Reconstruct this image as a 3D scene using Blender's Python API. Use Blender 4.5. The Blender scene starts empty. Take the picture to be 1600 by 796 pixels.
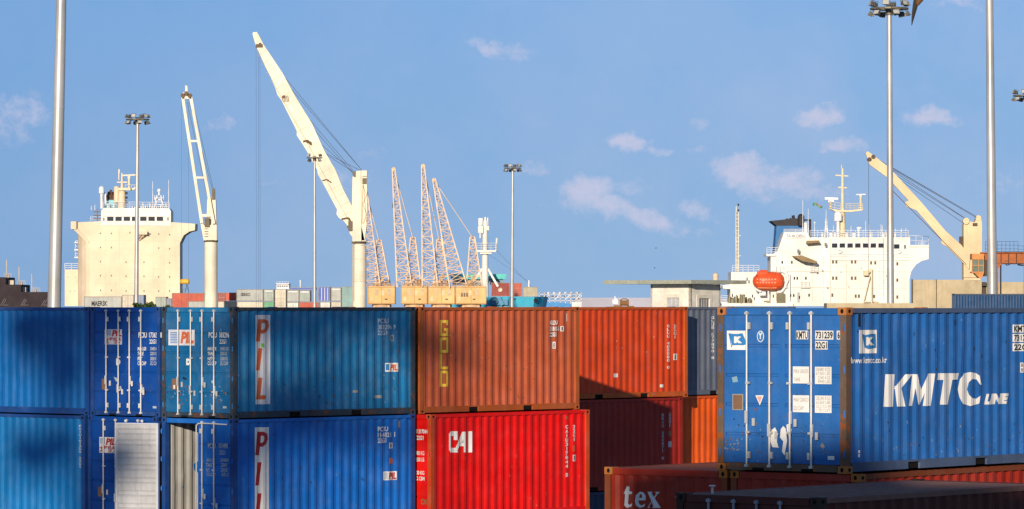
import bpy, bmesh, math, random
from mathutils import Vector, Matrix
from mathutils.geometry import tessellate_polygon
R = math.radians
rnd = random.Random(11)
scene = bpy.context.scene
col = scene.collection

# ------------------------------------------------------------------ camera, sky, sun, exposure
F, CX, HOR, CAMZ = 6500.0, 800.0, 478.0, 7.80
cam = bpy.data.objects.new('camera', bpy.data.cameras.new('camera'))
col.objects.link(cam)
cam.location = (0, 0, CAMZ)
cam.rotation_euler = (R(90), 0, 0)
cam.data.sensor_width = 36
cam.data.lens = F/1600*36
cam.data.shift_y = (HOR-398)/1600
cam.data.clip_start = 0.5
cam.data.clip_end = 40000
scene.camera = cam
scene.render.resolution_x, scene.render.resolution_y = 1024, 509
scene.view_settings.view_transform = 'Standard'
scene.view_settings.look = 'None'
scene.view_settings.gamma = 1
scene.view_settings.exposure = 0.1

SUN_AZ, SUN_EL = R(-11.7), R(11.5)          # light travels towards +Y and slightly right
sun = bpy.data.objects.new('sun', bpy.data.lights.new('sun', 'SUN'))
col.objects.link(sun)
sun.data.energy = 4.9
sun.data.angle = R(0.53)
sun.data.color = (1.0, 0.84, 0.65)
dirv = Vector((math.sin(-SUN_AZ)*math.cos(SUN_EL), math.cos(SUN_AZ)*math.cos(SUN_EL), -math.sin(SUN_EL)))
sun.rotation_euler = dirv.to_track_quat('-Z', 'Y').to_euler()
sun.location = (-20, -60, 60)

world = bpy.data.worlds.new('World')
scene.world = world
world.use_nodes = True
def build_world():
    nt = world.node_tree; N = nt.nodes; L = nt.links
    bg = N['Background']; bg.inputs[1].default_value = 0.12
    sky = N.new('ShaderNodeTexSky'); sky.sky_type = 'NISHITA'; sky.sun_disc = False
    sky.sun_elevation = SUN_EL; sky.sun_rotation = R(180)+(-SUN_AZ)*-1*-1
    sky.air_density = 1.0; sky.dust_density = 0.3; sky.ozone_density = 2.2
    tc = N.new('ShaderNodeTexCoord')
    # direction -> (x/y, z/y)
    sep = N.new('ShaderNodeSeparateXYZ'); L.new(tc.outputs['Generated'], sep.inputs[0])
    def m(op, a, b=None, c=None):
        n = N.new('ShaderNodeMath'); n.operation = op
        for i, v in enumerate((a, b, c)):
            if v is None: continue
            if isinstance(v, (int, float)): n.inputs[i].default_value = v
            else: L.new(v, n.inputs[i])
        return n.outputs[0]
    up = m('ADD', m('MULTIPLY', m('MAXIMUM', sep.outputs[2], 0), SKY_K), SKY_LIFT)
    cv = N.new('ShaderNodeCombineXYZ'); L.new(sep.outputs[0], cv.inputs[0]); L.new(sep.outputs[1], cv.inputs[1]); L.new(up, cv.inputs[2])
    nv = N.new('ShaderNodeVectorMath'); nv.operation = 'NORMALIZE'; L.new(cv.outputs[0], nv.inputs[0]); L.new(nv.outputs[0], sky.inputs[0])
    ya = m('MAXIMUM', m('ABSOLUTE', sep.outputs[1]), 0.05)
    u = m('DIVIDE', sep.outputs[0], ya); v = m('DIVIDE', sep.outputs[2], ya)
    cmb = N.new('ShaderNodeCombineXYZ'); L.new(u, cmb.inputs[0]); L.new(v, cmb.inputs[1])
    def noise_vec(scale, detail, rough=.6):
        n = N.new('ShaderNodeTexNoise'); n.inputs['Scale'].default_value = scale
        n.inputs['Detail'].default_value = detail; n.inputs['Roughness'].default_value = rough
        L.new(cmb.outputs[0], n.inputs['Vector']); return n
    w1 = noise_vec(110, 6); w2 = noise_vec(320, 9, .68)
    def vm(op, a, b):
        n = N.new('ShaderNodeVectorMath'); n.operation = op
        for i, q in enumerate((a, b)):
            if isinstance(q, tuple): n.inputs[i].default_value = q
            else: L.new(q, n.inputs[i])
        return n.outputs[0] if op != 'LENGTH' else n.outputs['Value']
    off = vm('MULTIPLY', vm('SUBTRACT', w1.outputs['Color'], (.5, .5, .5)), (.012, .008, 0))
    pos = vm('ADD', cmb.outputs[0], off)
    clouds = [(780,78,62,15,.42,10),(812,92,25,10,.35,20),(30,180,70,40,.34,0),(20,215,60,30,.25,0),(345,190,34,18,.32,0),(985,222,38,17,.62,8),(1030,237,30,9,.35,0),
              (1278,178,48,19,.62,0),(1315,230,42,18,.5,0),(1455,187,50,18,.6,0),(1480,195,30,10,.4,0),(1090,195,38,12,.28,0),(1090,236,30,9,.25,0),
              (1150,268,48,30,.62,0),(1175,285,60,24,.5,20),(918,300,42,30,.6,0),(950,322,60,24,.55,20),(1010,345,70,18,.5,12),(985,290,55,16,.3,0),
              (1230,285,90,30,.45,0),(1290,300,80,20,.3,0),(580,235,38,20,.2,0),(430,287,24,9,.25,0),(830,268,40,15,.32,0),(845,320,30,8,.2,0),
              (540,278,60,26,.36,0),(1500,8,70,12,.3,0),(1090,330,50,16,.35,15),(1560,290,80,40,.22,0),(1110,360,40,10,.22,0),(260,260,40,12,.15,0),(1380,260,60,14,.2,0)]
    acc = None
    for (px, py, rx, ry, st, tilt) in clouds:
        d = vm('SUBTRACT', pos, ((px-CX)/F, (HOR-py)/F, 0))
        rot = N.new('ShaderNodeVectorRotate'); rot.rotation_type = 'Z_AXIS'; rot.inputs['Angle'].default_value = R(tilt)
        L.new(d, rot.inputs['Vector'])
        ln = vm('LENGTH', vm('MULTIPLY', rot.outputs[0], (F/rx*.86, F/ry*.86, 0)), (0, 0, 0))
        mr = N.new('ShaderNodeMapRange'); mr.interpolation_type = 'SMOOTHSTEP'
        mr.inputs[1].default_value = 1.35; mr.inputs[2].default_value = 0.1; mr.inputs[3].default_value = 0; mr.inputs[4].default_value = st*1.35
        L.new(ln, mr.inputs[0])
        acc = mr.outputs[0] if acc is None else m('MAXIMUM', acc, mr.outputs[0])
    bil = m('MULTIPLY', m('SUBTRACT', w2.outputs[0], .5), 1.5)
    core = N.new('ShaderNodeMapRange'); core.interpolation_type = 'SMOOTHSTEP'; L.new(m('ADD', m('MULTIPLY', acc, 1.25), bil), core.inputs[0])
    core.inputs[1].default_value = .05; core.inputs[2].default_value = 1.15; core.inputs[4].default_value = .72
    edge = m('MULTIPLY', core.outputs[0], m('MINIMUM', m('MULTIPLY', acc, 3.0), 1))
    # tint of the clear sky
    tint = N.new('ShaderNodeMix'); tint.data_type = 'RGBA'; tint.blend_type = 'MULTIPLY'; tint.inputs[0].default_value = 1
    L.new(sky.outputs[0], tint.inputs[6])
    # paler towards the horizon
    ramp = N.new('ShaderNodeMapRange'); L.new(v, ramp.inputs[0]); ramp.inputs[1].default_value = 0; ramp.inputs[2].default_value = .075
    tcm = N.new('ShaderNodeMix'); tcm.data_type = 'RGBA'; L.new(ramp.outputs[0], tcm.inputs[0])
    tcm.inputs[6].default_value = SKY_LOW; tcm.inputs[7].default_value = SKY_HIGH
    L.new(tcm.outputs[2], tint.inputs[7])
    # a thin uneven veil, thicker low down and to the right
    vn = noise_vec(16, 7, .62)
    veil = m('MULTIPLY', m('MAXIMUM', m('SUBTRACT', vn.outputs[0], .40), 0), 1.15)
    vr = N.new('ShaderNodeMapRange'); L.new(m('SUBTRACT', u, m('MULTIPLY', v, 1.6)), vr.inputs[0]); vr.inputs[1].default_value = -.20; vr.inputs[2].default_value = .12; vr.inputs[3].default_value = .25; vr.inputs[4].default_value = 1
    edge = m('MAXIMUM', edge, m('MULTIPLY', veil, vr.outputs[0]))
    side = N.new('ShaderNodeMapRange'); L.new(u, side.inputs[0]); side.inputs[1].default_value = -.13; side.inputs[2].default_value = .02
    sm = N.new('ShaderNodeMix'); sm.data_type = 'RGBA'; L.new(side.outputs[0], sm.inputs[0]); sm.inputs[6].default_value = (.80, .90, .97, 1); sm.inputs[7].default_value = (1, 1, 1, 1)
    tint2 = N.new('ShaderNodeMix'); tint2.data_type = 'RGBA'; tint2.blend_type = 'MULTIPLY'; tint2.inputs[0].default_value = 1
    L.new(tint.outputs[2], tint2.inputs[6]); L.new(sm.outputs[2], tint2.inputs[7]); tint = tint2
    cm = N.new('ShaderNodeMix'); cm.data_type = 'RGBA'; L.new(edge, cm.inputs[0]); L.new(tint.outputs[2], cm.inputs[6])
    cm.inputs[7].default_value = CLOUD
    L.new(cm.outputs[2], bg.inputs[0])
SKY_K, SKY_LIFT = .9, .32
SKY_LOW = (1.26, 1.14, 1.12, 1); SKY_HIGH = (1.24, 1.28, 1.38, 1); CLOUD = (4.9, 4.8, 6.0, 1)
build_world()

def at(px, py, Y):
    return Vector(((px-CX)/F*Y, Y, CAMZ+(HOR-py)/F*Y))

# ------------------------------------------------------------------ materials
MATS = {}
def paint(name, c, rough=.5, rust=.25, fade=.35, metal=0, streak=.35, bump=.15, rustc=(.12,.035,.012), dirt=(.03,.025,.02), scale=1.0, spec=.22):
    if name in MATS: return MATS[name]
    mt = bpy.data.materials.new(name); mt.use_nodes = True
    nt = mt.node_tree; N = nt.nodes; L = nt.links; b = N['Principled BSDF']
    b.inputs['Roughness'].default_value = rough; b.inputs['Metallic'].default_value = metal
    b.inputs['Specular IOR Level'].default_value = spec
    tc = N.new('ShaderNodeTexCoord'); oi = N.new('ShaderNodeObjectInfo')
    ad = N.new('ShaderNodeVectorMath'); ad.operation = 'ADD'
    sc = N.new('ShaderNodeMath'); sc.operation = 'MULTIPLY'; sc.inputs[1].default_value = 37
    L.new(oi.outputs['Random'], sc.inputs[0]); L.new(tc.outputs['Object'], ad.inputs[0]); L.new(sc.outputs[0], ad.inputs[1])
    def nz(s, d, r=.6, mp=None):
        src = ad.outputs[0]
        if mp:
            q = N.new('ShaderNodeMapping'); q.inputs['Scale'].default_value = mp; L.new(src, q.inputs[0]); src = q.outputs[0]
        n = N.new('ShaderNodeTexNoise'); n.inputs['Scale'].default_value = s*scale; n.inputs['Detail'].default_value = d
        n.inputs['Roughness'].default_value = r; L.new(src, n.inputs['Vector']); return n.outputs[0]
    def rng(x, a, bb, o0=0, o1=1):
        n = N.new('ShaderNodeMapRange'); n.inputs[1].default_value = a; n.inputs[2].default_value = bb
        n.inputs[3].default_value = o0; n.inputs[4].default_value = o1; L.new(x, n.inputs[0]); return n.outputs[0]
    def mix(f, a, bb):
        n = N.new('ShaderNodeMix'); n.data_type = 'RGBA'; L.new(f, n.inputs[0])
        for i, q in ((6, a), (7, bb)):
            if isinstance(q, tuple): n.inputs[i].default_value = (*q, 1)
            else: L.new(q, n.inputs[i])
        return n.outputs[2]
    g = sum(c)/3
    pale = tuple(min(.9, x*.72+g*.35+.03) for x in c)
    deep = tuple(x*.72 for x in c)
    o = mix(rng(nz(.9, 5), .35, .7, 0, 1), deep, c)
    o = mix(rng(nz(2.3, 6, .7), .45, .75, 0, fade), o, pale)
    if streak: o = mix(rng(nz(1.0, 4, .6, (7, 7, .5)), .5, .8, 0, streak), o, tuple(x*.45+y*.4 for x, y in zip(c, dirt)))
    if streak and bump: o = mix(rng(nz(1.3, 7, .75), .54, .74, 0, min(.55, fade*1.3)), o, tuple(x*.55+.02 for x in c))
    if streak and bump: o = mix(rng(nz(1.0, 5, .7, (26, 26, .7)), .52, .78, 0, streak*.9), o, tuple(x*.5+y*.3 for x, y in zip(c, dirt)))
    if rust:
        o = mix(rng(nz(7.5, 3, .6), .735, .76, 0, .75), o, tuple(min(.8, x*.5+.22) for x in c)) if bump else o
        o = mix(rng(nz(3.2, 9, .72), .72-.17*rust, .80-.17*rust, 0, .9), o, rustc)
        o = mix(rng(nz(1.5, 8, .7, (5, 5, .35)), .70-.1*rust, .86-.1*rust, 0, .6), o, rustc)
    L.new(o, b.inputs['Base Color'])
    if bump:
        bp = N.new('ShaderNodeBump'); bp.inputs['Strength'].default_value = bump; bp.inputs['Distance'].default_value = .02
        L.new(nz(4, 6), bp.inputs['Height']); L.new(bp.outputs[0], b.inputs['Normal'])
    MATS[name] = mt
    return mt
def flat(name, c, rough=.6, metal=0, wear=.3):
    return paint(name, c, rough, rust=0, fade=wear, streak=wear*.6, metal=metal, bump=0)

white_letter = paint('white_lettering', (.78,.78,.76), .55, rust=.05, fade=.1, streak=.25, bump=0)
grey_letter = paint('worn_lettering', (.42,.48,.55), .6, rust=.2, fade=.4, streak=.5, bump=0)
black_letter = flat('black_lettering', (.02,.02,.025))
red_letter = paint('red_lettering', (.42,.02,.03), .55, rust=.1, fade=.4, bump=0)
orange_letter = paint('orange_lettering', (.55,.12,.04), .55, rust=.1, fade=.4, bump=0)
yellow_letter = paint('yellow_lettering', (.85,.55,.05), .5, rust=0, fade=.2, streak=.2, bump=0)
brown_plate = paint('brown_plate', (.22,.12,.07), .6, rust=.6)
green_letter = flat('green_sticker', (.15,.55,.04))
blue_letter = flat('blue_logo', (.03,.20,.50))
grey_plate = flat('grey_plate', (.33,.31,.27))
rod_m = paint('galvanised_rod', (.62,.63,.62), .4, rust=.3, fade=.3, metal=.3, streak=.3)
rod_w = paint('white_rod', (.72,.71,.68), .45, rust=.3, fade=.3)
rust_m = paint('rusty_steel', (.30,.11,.03), .75, rust=.6, fade=.5)
dark_m = flat('dark_rubber', (.012,.012,.013), .8, wear=.1)
hole_m = flat('casting_hole', (.006,.005,.005), .9, wear=0)
timber = paint('timber_floor', (.12,.07,.035), .8)

# ------------------------------------------------------------------ mesh builder
class MB:
    def __init__(s): s.v = []; s.f = []; s.m = []; s.sm = []
    def add(s, vs, fs, mi=0, smooth=False):
        o = len(s.v); s.v += [tuple(p) for p in vs]
        for f in fs: s.f.append([i+o for i in f]); s.m.append(mi); s.sm.append(smooth)
    def box(s, x0, y0, z0, x1, y1, z1, mi=0, M=None):
        vs = [Vector((x, y, z)) for z in (z0, z1) for y in (y0, y1) for x in (x0, x1)]
        if M is not None: vs = [M @ p for p in vs]
        s.add(vs, [(0,2,3,1),(4,5,7,6),(0,1,5,4),(2,6,7,3),(0,4,6,2),(1,3,7,5)], mi)
    def cyl(s, p0, p1, r0, r1=None, n=8, mi=0, caps=True, smooth=True):
        p0 = Vector(p0); p1 = Vector(p1); r1 = r0 if r1 is None else r1
        d = (p1-p0); 
        if d.length < 1e-9: return
        d.normalize(); a = d.orthogonal().normalized(); b = d.cross(a)
        vs = []
        for p, r in ((p0, r0), (p1, r1)):
            for i in range(n):
                t = 2*math.pi*i/n; vs.append(p+(a*math.cos(t)+b*math.sin(t))*r)
        s.add(vs, [(i, (i+1) % n, n+(i+1) % n, n+i) for i in range(n)], mi, smooth)
        if caps:
            s.add(vs[:n], [list(range(n))[::-1]], mi); s.add(vs[n:], [list(range(n))], mi)
    def tube(s, pts, r, n=6, mi=0):
        for a, b in zip(pts[:-1], pts[1:]): s.cyl(a, b, r, r, n, mi)
    def bar(s, p0, p1, w, h=None, mi=0):
        """square bar"""
        h = w if h is None else h
        p0 = Vector(p0); p1 = Vector(p1); d = (p1-p0).normalized()
        up = Vector((0, 0, 1)) if abs(d.z) < .95 else Vector((0, 1, 0))
        a = d.cross(up).normalized(); b = a.cross(d)
        vs = [p+a*(i*w/2)+b*(j*h/2) for p in (p0, p1) for i, j in ((-1,-1),(1,-1),(1,1),(-1,1))]
        s.add(vs, [(0,3,2,1),(4,5,6,7),(0,1,5,4),(1,2,6,5),(2,3,7,6),(3,0,4,7)], mi)
    def prism(s, poly, y0, y1, mi=0):
        """polygon in XZ extruded along Y"""
        n = len(poly)
        a = [Vector((x, y0, z)) for x, z in poly]; b = [Vector((x, y1, z)) for x, z in poly]
        tr = tessellate_polygon([a])
        s.add(a, tr, mi); s.add(b, tr, mi)
        s.add(a+b, [(i, (i+1) % n, n+(i+1) % n, n+i) for i in range(n)], mi)
    def prism_z(s, poly, z0, z1, mi=0):
        n = len(poly)
        a = [Vector((x, y, z0)) for x, y in poly]; b = [Vector((x, y, z1)) for x, y in poly]
        tr = tessellate_polygon([a])
        s.add(a, tr, mi); s.add(b, tr, mi)
        s.add(a+b, [(i, (i+1) % n, n+(i+1) % n, n+i) for i in range(n)], mi)
    def lathe(s, prof, c, axis=(0,0,1), n=16, mi=0):
        """profile of (radius, height) about an axis through c"""
        c = Vector(c); d = Vector(axis).normalized(); a = d.orthogonal().normalized(); b = d.cross(a)
        vs = []
        for r, h in prof:
            for i in range(n):
                t = 2*math.pi*i/n; vs.append(c+d*h+(a*math.cos(t)+b*math.sin(t))*max(r, 1e-4))
        fs = [(k*n+i, k*n+(i+1) % n, (k+1)*n+(i+1) % n, (k+1)*n+i) for k in range(len(prof)-1) for i in range(n)]
        s.add(vs, fs, mi, True)
    def sphere(s, c, r, n=10, mi=0, sz=1):
        k = 8
        s.lathe([(r*math.sin(math.pi*i/k), -r*sz*math.cos(math.pi*i/k)) for i in range(k+1)], c, n=n, mi=mi)
    def build(s, name, mats, parent=None, loc=None, sharp=35):
        me = bpy.data.meshes.new(name); me.from_pydata(s.v, [], s.f)
        for mt in (mats if isinstance(mats, (list, tuple)) else [mats]): me.materials.append(mt)
        me.polygons.foreach_set('material_index', s.m); me.polygons.foreach_set('use_smooth', s.sm)
        bm = bmesh.new(); bm.from_mesh(me); bmesh.ops.recalc_face_normals(bm, faces=bm.faces); bm.to_mesh(me); bm.free()
        me.update()
        o = bpy.data.objects.new(name, me); col.objects.link(o)
        if parent is not None: o.parent = parent
        if loc is not None: o.location = loc
        return o
def empty(name, loc=(0,0,0), rz=0):
    o = bpy.data.objects.new(name, None); col.objects.link(o); o.location = loc; o.rotation_euler = (0, 0, rz); o.empty_display_size = .3
    return o
def tag(o, label=None, cat=None, group=None, kind=None):
    if label: o['label'] = label
    if cat: o['category'] = cat
    if group: o['group'] = group
    if kind: o['kind'] = kind
    return o
def share(src, name, parent, loc=(0,0,0), rot=(0,0,0)):
    o = bpy.data.objects.new(name, src.data); col.objects.link(o); o.parent = parent; o.location = loc; o.rotation_euler = rot
    return o
def copy_tree(o, parent=None):
    c = o.copy(); col.objects.link(c); c.parent = parent
    for ch in list(o.children): copy_tree(ch, c)
    return c

# ------------------------------------------------------------------ lettering
_tc = {}
def text_tris(body, bold=0.0, shear=0.0):
    key = (body, bold, shear)
    if key in _tc: return _tc[key]
    cu = bpy.data.curves.new('t', 'FONT'); cu.body = body; cu.size = 1; cu.offset = bold; cu.shear = shear; cu.resolution_u = 3
    ob = bpy.data.objects.new('t', cu); col.objects.link(ob)
    dg = bpy.context.evaluated_depsgraph_get(); ev = ob.evaluated_get(dg); me = ev.to_mesh()
    vs = [(v.co.x, v.co.y) for v in me.vertices]; fs = [list(p.vertices) for p in me.polygons]
    ev.to_mesh_clear(); bpy.data.objects.remove(ob); bpy.data.curves.remove(cu)
    xs = [v[0] for v in vs] or [0]; ys = [v[1] for v in vs] or [0]
    x0, x1, y0, y1 = min(xs), max(xs), min(ys), max(ys)
    vs = [((x-x0)/max(x1-x0, 1e-6), (y-y0)/max(y1-y0, 1e-6)) for x, y in vs]
    _tc[key] = (vs, fs); return _tc[key]

# ------------------------------------------------------------------ corrugation
CP = .278; CD = .034
def corr(t):
    t = t % CP
    if t < .072: return 0.0
    if t < .140: return CD*(t-.072)/.068
    if t < .210: return CD
    return CD*(1-(t-.210)/.068)
def corr_breaks(a0, a1, start):
    out = []; k = math.floor((a0-start)/CP)
    while start+k*CP < a1:
        for q in (0, .072, .140, .210):
            x = start+k*CP+q
            if a0 < x < a1: out.append(x)
        k += 1
    return out
W = 2.438
INS = .022       # how far the corrugated sheet lies behind the frame's face
CST = .135       # corrugation start

_seed = [0.0]
from mathutils import noise as mnoise
def corr_sheet(a0, a1, z0, z1, place, mi, mb, dent=.03):
    """corrugated sheet with a few shallow inward dents"""
    _seed[0] += 17.3
    xs = sorted([a0]+corr_breaks(a0, a1, CST)+[a1]); nz = 9; vs = []
    for x in xs:
        for k in range(nz+1):
            z = z0+(z1-z0)*k/nz; edge = min(1, min(x-a0, a1-x)/.3)*math.sin(math.pi*k/nz)**.5 if 0 < k < nz else 0
            q = mnoise.noise(Vector((x*.9+_seed[0], z*1.3, _seed[0])))+.5*mnoise.noise(Vector((x*3.5+_seed[0], z*2.4, 3)))
            d = INS+corr(x-CST)+dent*max(0, q-.12)*max(0, edge); vs.append(place(x, d, z))
    n = nz+1
    mb.add(vs, [(i*n+k, (i+1)*n+k, (i+1)*n+k+1, i*n+k+1) for i in range(len(xs)-1) for k in range(nz)], mi)

cast_proto = None
def make_casting(mat):
    mb = MB(); x, y, z = .178, .162, .118
    mb.box(-x/2, -y/2, -z/2, x/2, y/2, z/2)
    for sx in (-1, 1):
        n = 10; mb.add([(sx*(x/2+.002), .030*math.cos(t), .038*math.sin(t)) for t in [2*math.pi*i/n for i in range(n)]], [list(range(n))], 1)
        mb.add([(.040*math.cos(t), sx*(y/2+.002), .030*math.sin(t)) for t in [2*math.pi*i/n for i in range(n)]], [list(range(n))], 1)
    mb.add([(.05*math.cos(t), .03*math.sin(t), z/2+.002) for t in [2*math.pi*i/10 for i in range(10)]], [list(range(10))], 1)
    return mb
_cast = {}
_rod = {}
YARD = 'shipping containers stacked in the yard'

class Cont:
    """a shipping container; local x runs along its length, y across, near corner at the origin"""
    def __init__(s, label, X, Y, rot, z0, body, frame=None, end='door', L=6.058, H=2.591, rods=None, rail=None, group=YARD, open_left=False, cast=None, fulldet=True, inner=None, header=None):
        s.X, s.Y, s.rot, s.z0, s.L, s.H, s.end = X, Y, rot, z0, L, H, end
        frame = frame or body; rail = rail or frame; rods = rods or rod_m; cast = cast or frame
        s.v = (math.cos(rot), math.sin(rot)); s.e = (-math.sin(rot), math.cos(rot))
        r = s.root = empty('shipping_container', (X, Y, z0), rot)
        tag(r, label, 'container', group)
        e = .004
        # frame
        mb = MB(); ct, cx, cy = .118, .178, .162
        for x0 in (0, L-cx):
            for y0 in (0, W-cy):
                px0 = x0+(e if x0 == 0 else cx-.135); py0 = y0+(e if y0 == 0 else cy-.12)
                mb.box(px0, py0, ct, px0+.131, py0+.116, H-ct, 0)
        for y0 in (e, W-e-.05):
            mb.box(cx, y0+(.004 if y0 < 1 else 0), H-.085, L-cx, y0+.05, H-.012, 1)
            # bottom rail, broken by two forklift pockets
            xs = [cx, L*.33-.18, L*.33+.18, L*.67-.18, L*.67+.18, L-cx]
            for k in range(5):
                if k in (1, 3):
                    mb.box(xs[k], y0+.004, .135, xs[k+1], y0+.05, .168, 1); mb.box(xs[k], y0+.045*(1 if y0 < 1 else 0), .03, xs[k+1], y0+.05, .135, 2)
                else: mb.box(xs[k], y0+.004, .025, xs[k+1], y0+.05, .168, 1)
        for x0 in (e, L-e-.06):
            mb.box(x0, cx, H-.118, x0+.06, W-cx, H-.012, 3)
            mb.box(x0, cx, .02, x0+.06, W-cx, .130, 0)
            for q in (.30, .68): mb.box(x0-.003, W*q-.11, .02, x0+.02, W*q+.11, .06, 2)
        mb.build('frame', [frame, rail, hole_m, header or body], r)
        # castings
        if cast.name not in _cast:
            _cast[cast.name] = make_casting(cast).build('corner_casting', [cast, hole_m], r); first = _cast[cast.name]
        else: first = None
        src = _cast[cast.name]
        k = 0
        for z in (ct/2, H-ct/2):
            for y in (cy/2, W-cy/2):
                for x in (cx/2, L-cx/2):
                    if first is not None and k == 0: first.location = (x, y, z)
                    else: share(src, 'corner_casting', r, (x, y, z))
                    k += 1
        # side walls
        mb = MB(); corr_sheet(.125, L-.125, .165, H-.08, lambda a, d, z: (a, d, z), 0, mb)
        s.side = mb.build('side_wall', body, r)
        mb = MB(); corr_sheet(.125, L-.125, .165, H-.08, lambda a, d, z: (a, W-d, z), 0, mb)
        mb.build('side_wall', body, r)
        # far end wall
        mb = MB(); corr_sheet(.11, W-.11, .13, H-.12, lambda a, d, z: (L-d, a, z), 0, mb)
        mb.build('end_wall', body, r)
        # roof and floor
        mb = MB(); vs = []; x = .07; i = 0
        while x < L-.07:
            vs += [(x, .05, H-.03+(.012 if i % 4 in (0, 1) else 0)), (x, W-.05, H-.03+(.012 if i % 4 in (0, 1) else 0))]
            x += (.09 if i % 2 == 0 else .02); i += 1
        mb.add(vs, [(2*j, 2*j+2, 2*j+3, 2*j+1) for j in range(len(vs)//2-1)])
        mb.build('roof', rail, r)
        mb = MB(); mb.box(.08, .06, .10, L-.08, W-.06, .16); mb.build('floor', timber, r)
        s.doors = []
        if end == 'blind':
            mb = MB(); corr_sheet(.11, W-.11, .13, H-.12, lambda a, d, z: (d, W-a, z), 0, mb)
            s.endwall = mb.build('end_wall', body, r)
        else:
            s.endwall = None
            for k in (0, 1):       # 0 = left leaf (seen from outside), 1 = right leaf
                s.doors.append(s.leaf(k, body, rods, open_=(open_left and k == 0), inner=inner))
            s.endwall = s.doors[1]
    def leaf(s, k, body, rods, open_=False, inner=None):
        H = s.H; w = W/2-.075
        mb = MB()
        # leaf in its own frame: hinge at origin, a runs towards the free edge, outside is -d
        zb, zt = .135, H-.125; zs = [zb]; g = []
        fr = [.775, .575, .385]
        prof = [(zb, 0), (zb+.09, 0)]
        for f in (.2, .4, .6, .8):
            zc = zb+(zt-zb)*f
            prof += [(zc-.045, 0), (zc-.022, .028), (zc+.006, .028), (zc+.012, 0)]
        prof += [(zt-.09, 0), (zt, 0)]
        vs = []
        for z, d in prof: vs += [(.07, d+.0, z), (w-.06, d+.0, z)]
        mb.add(vs, [(2*i, 2*i+1, 2*i+3, 2*i+2) for i in range(len(prof)-1)], 0)
        mb.box(0, -.004, zb, .07, .05, zt, 0); mb.box(w-.06, -.004, zb, w, .05, zt, 0)
        mb.box(0.07, -.003, zb, w-.06, .05, zb+.06, 0); mb.box(0.07, -.003, zt-.06, w-.06, .05, zt, 0)
        mb.box(-.012, .01, zb, 0, .04, zt, 1); mb.box(w, .01, zb-.005, w+.010, .04, zt+.005, 1)
        if open_:      # inside face of the leaf, pale, with shallow ribs
            mb.box(.012, .056, zb+.01, w-.012, .062, zt-.01, 2)
            pr = [(zt-.05, .066)]
            for f0 in (.09, .20, .33, .45, .58, .71, .84):
                zc = zt-(zt-zb)*f0; pr += [(zc+.075, .085), (zc+.035, .066), (zc-.035, .066), (zc-.05, .098), (zc-.09, .085)]
            pr.append((zb+.02, .07)); vv = []
            for z, d_ in pr: vv += [(.07, d_, z), (w-.06, d_, z)]
            mb.add(vv, [(2*i, 2*i+1, 2*i+3, 2*i+2) for i in range(len(pr)-1)], 2)
            mb.box(.012, .062, zb+.01, .07, .09, zt-.01, 3); mb.box(w-.06, .062, zb+.01, w-.012, .085, zt-.01, 3)
            mb.box(.07, .062, zt-.045, w-.06, .085, zt-.01, 3)
        d = mb.build('door', [body, dark_m] + ([inner, flat('door_gasket', (.55,.56,.6))] if open_ else []), s.root)
        if k == 0:
            d.location = (.03, W-.075, 0); base = -math.pi/2
            d.rotation_euler = (0, 0, base)
            # local +x -> world -y ; local +y(depth) -> +x
            if open_: d.rotation_euler = (0, 0, base-R(160)); d.location = (-.06, W-.02, 0)
        else:
            d.location = (.03, .075, 0); d.scale = (1, 1, 1); d.rotation_euler = (0, 0, math.pi/2)
            # mirror depth: rebuild by flipping y of the mesh
            for v in d.data.vertices: v.co.y = -v.co.y
            d.data.flip_normals()
        sg = 1 if k == 0 else -1
        # lock rods
        key = (rods.name, sg)
        for j, a in enumerate((.50, .93) if k == 0 else (.97, .57)):
            nm = 'lock_rod'
            kk = (rods.name, sg, H, j)
            if kk in _rod: share(_rod[kk], nm, d, (a, 0, 0)); continue
            m2 = MB(); y = -.045*sg
            m2.cyl((0, y, .07), (0, y, H-.06), .018, n=8)
            for z in (.09, H-.09): m2.box(-.03, y-.024, z-.02, .03, y+.024, z+.02)
            for z in (.26, H-.29):
                m2.box(.02, y-.02, z-.055, .065, y+.02, z+.055); 
            for z in (.62, 1.40): m2.box(-.01, y-.026, z-.018, .055, y+.02, z+.018)
            hz = 1.06 if j == 0 else .86
            m2.box(-.022, y-.03, hz-.30, .028, y-.005, hz-.10, 0)
            m2.box((.09 if k == 0 else -.14), y+.012, hz-.34, (.14 if k == 0 else -.09), y+.03, hz-.22)
            _rod[kk] = m2.build(nm, rods, d, (a, 0, 0))
        for z in (.30, .93, 1.62, H-.32):
            m2 = MB(); m2.box(-.05, -.02 if sg > 0 else .0, z-.03, .05, 0 if sg > 0 else .02, z+.03)
            m2.cyl((-.03, -.02*sg, z-.06), (-.03, -.02*sg, z+.06), .02, n=6)
            m2.build('hinge', s.doors[0].data.materials[0] if s.doors else body, d)
        return d
    # pixel of the photograph -> position on the side / end face
    def _az(s, px, py, ox, oy, dx, dy):
        t = (px-CX)/F
        a = (t*oy-ox)/(dx-t*dy)
        return a, CAMZ+(HOR-py)*(oy+a*dy)/F-s.z0
    def side_px(s, px, py): return s._az(px, py, s.X, s.Y, s.v[0], s.v[1])
    def end_px(s, px, py):   # a from the left edge
        a, z = s._az(px, py, s.X, s.Y, s.e[0], s.e[1]); return W-a, z
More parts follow.
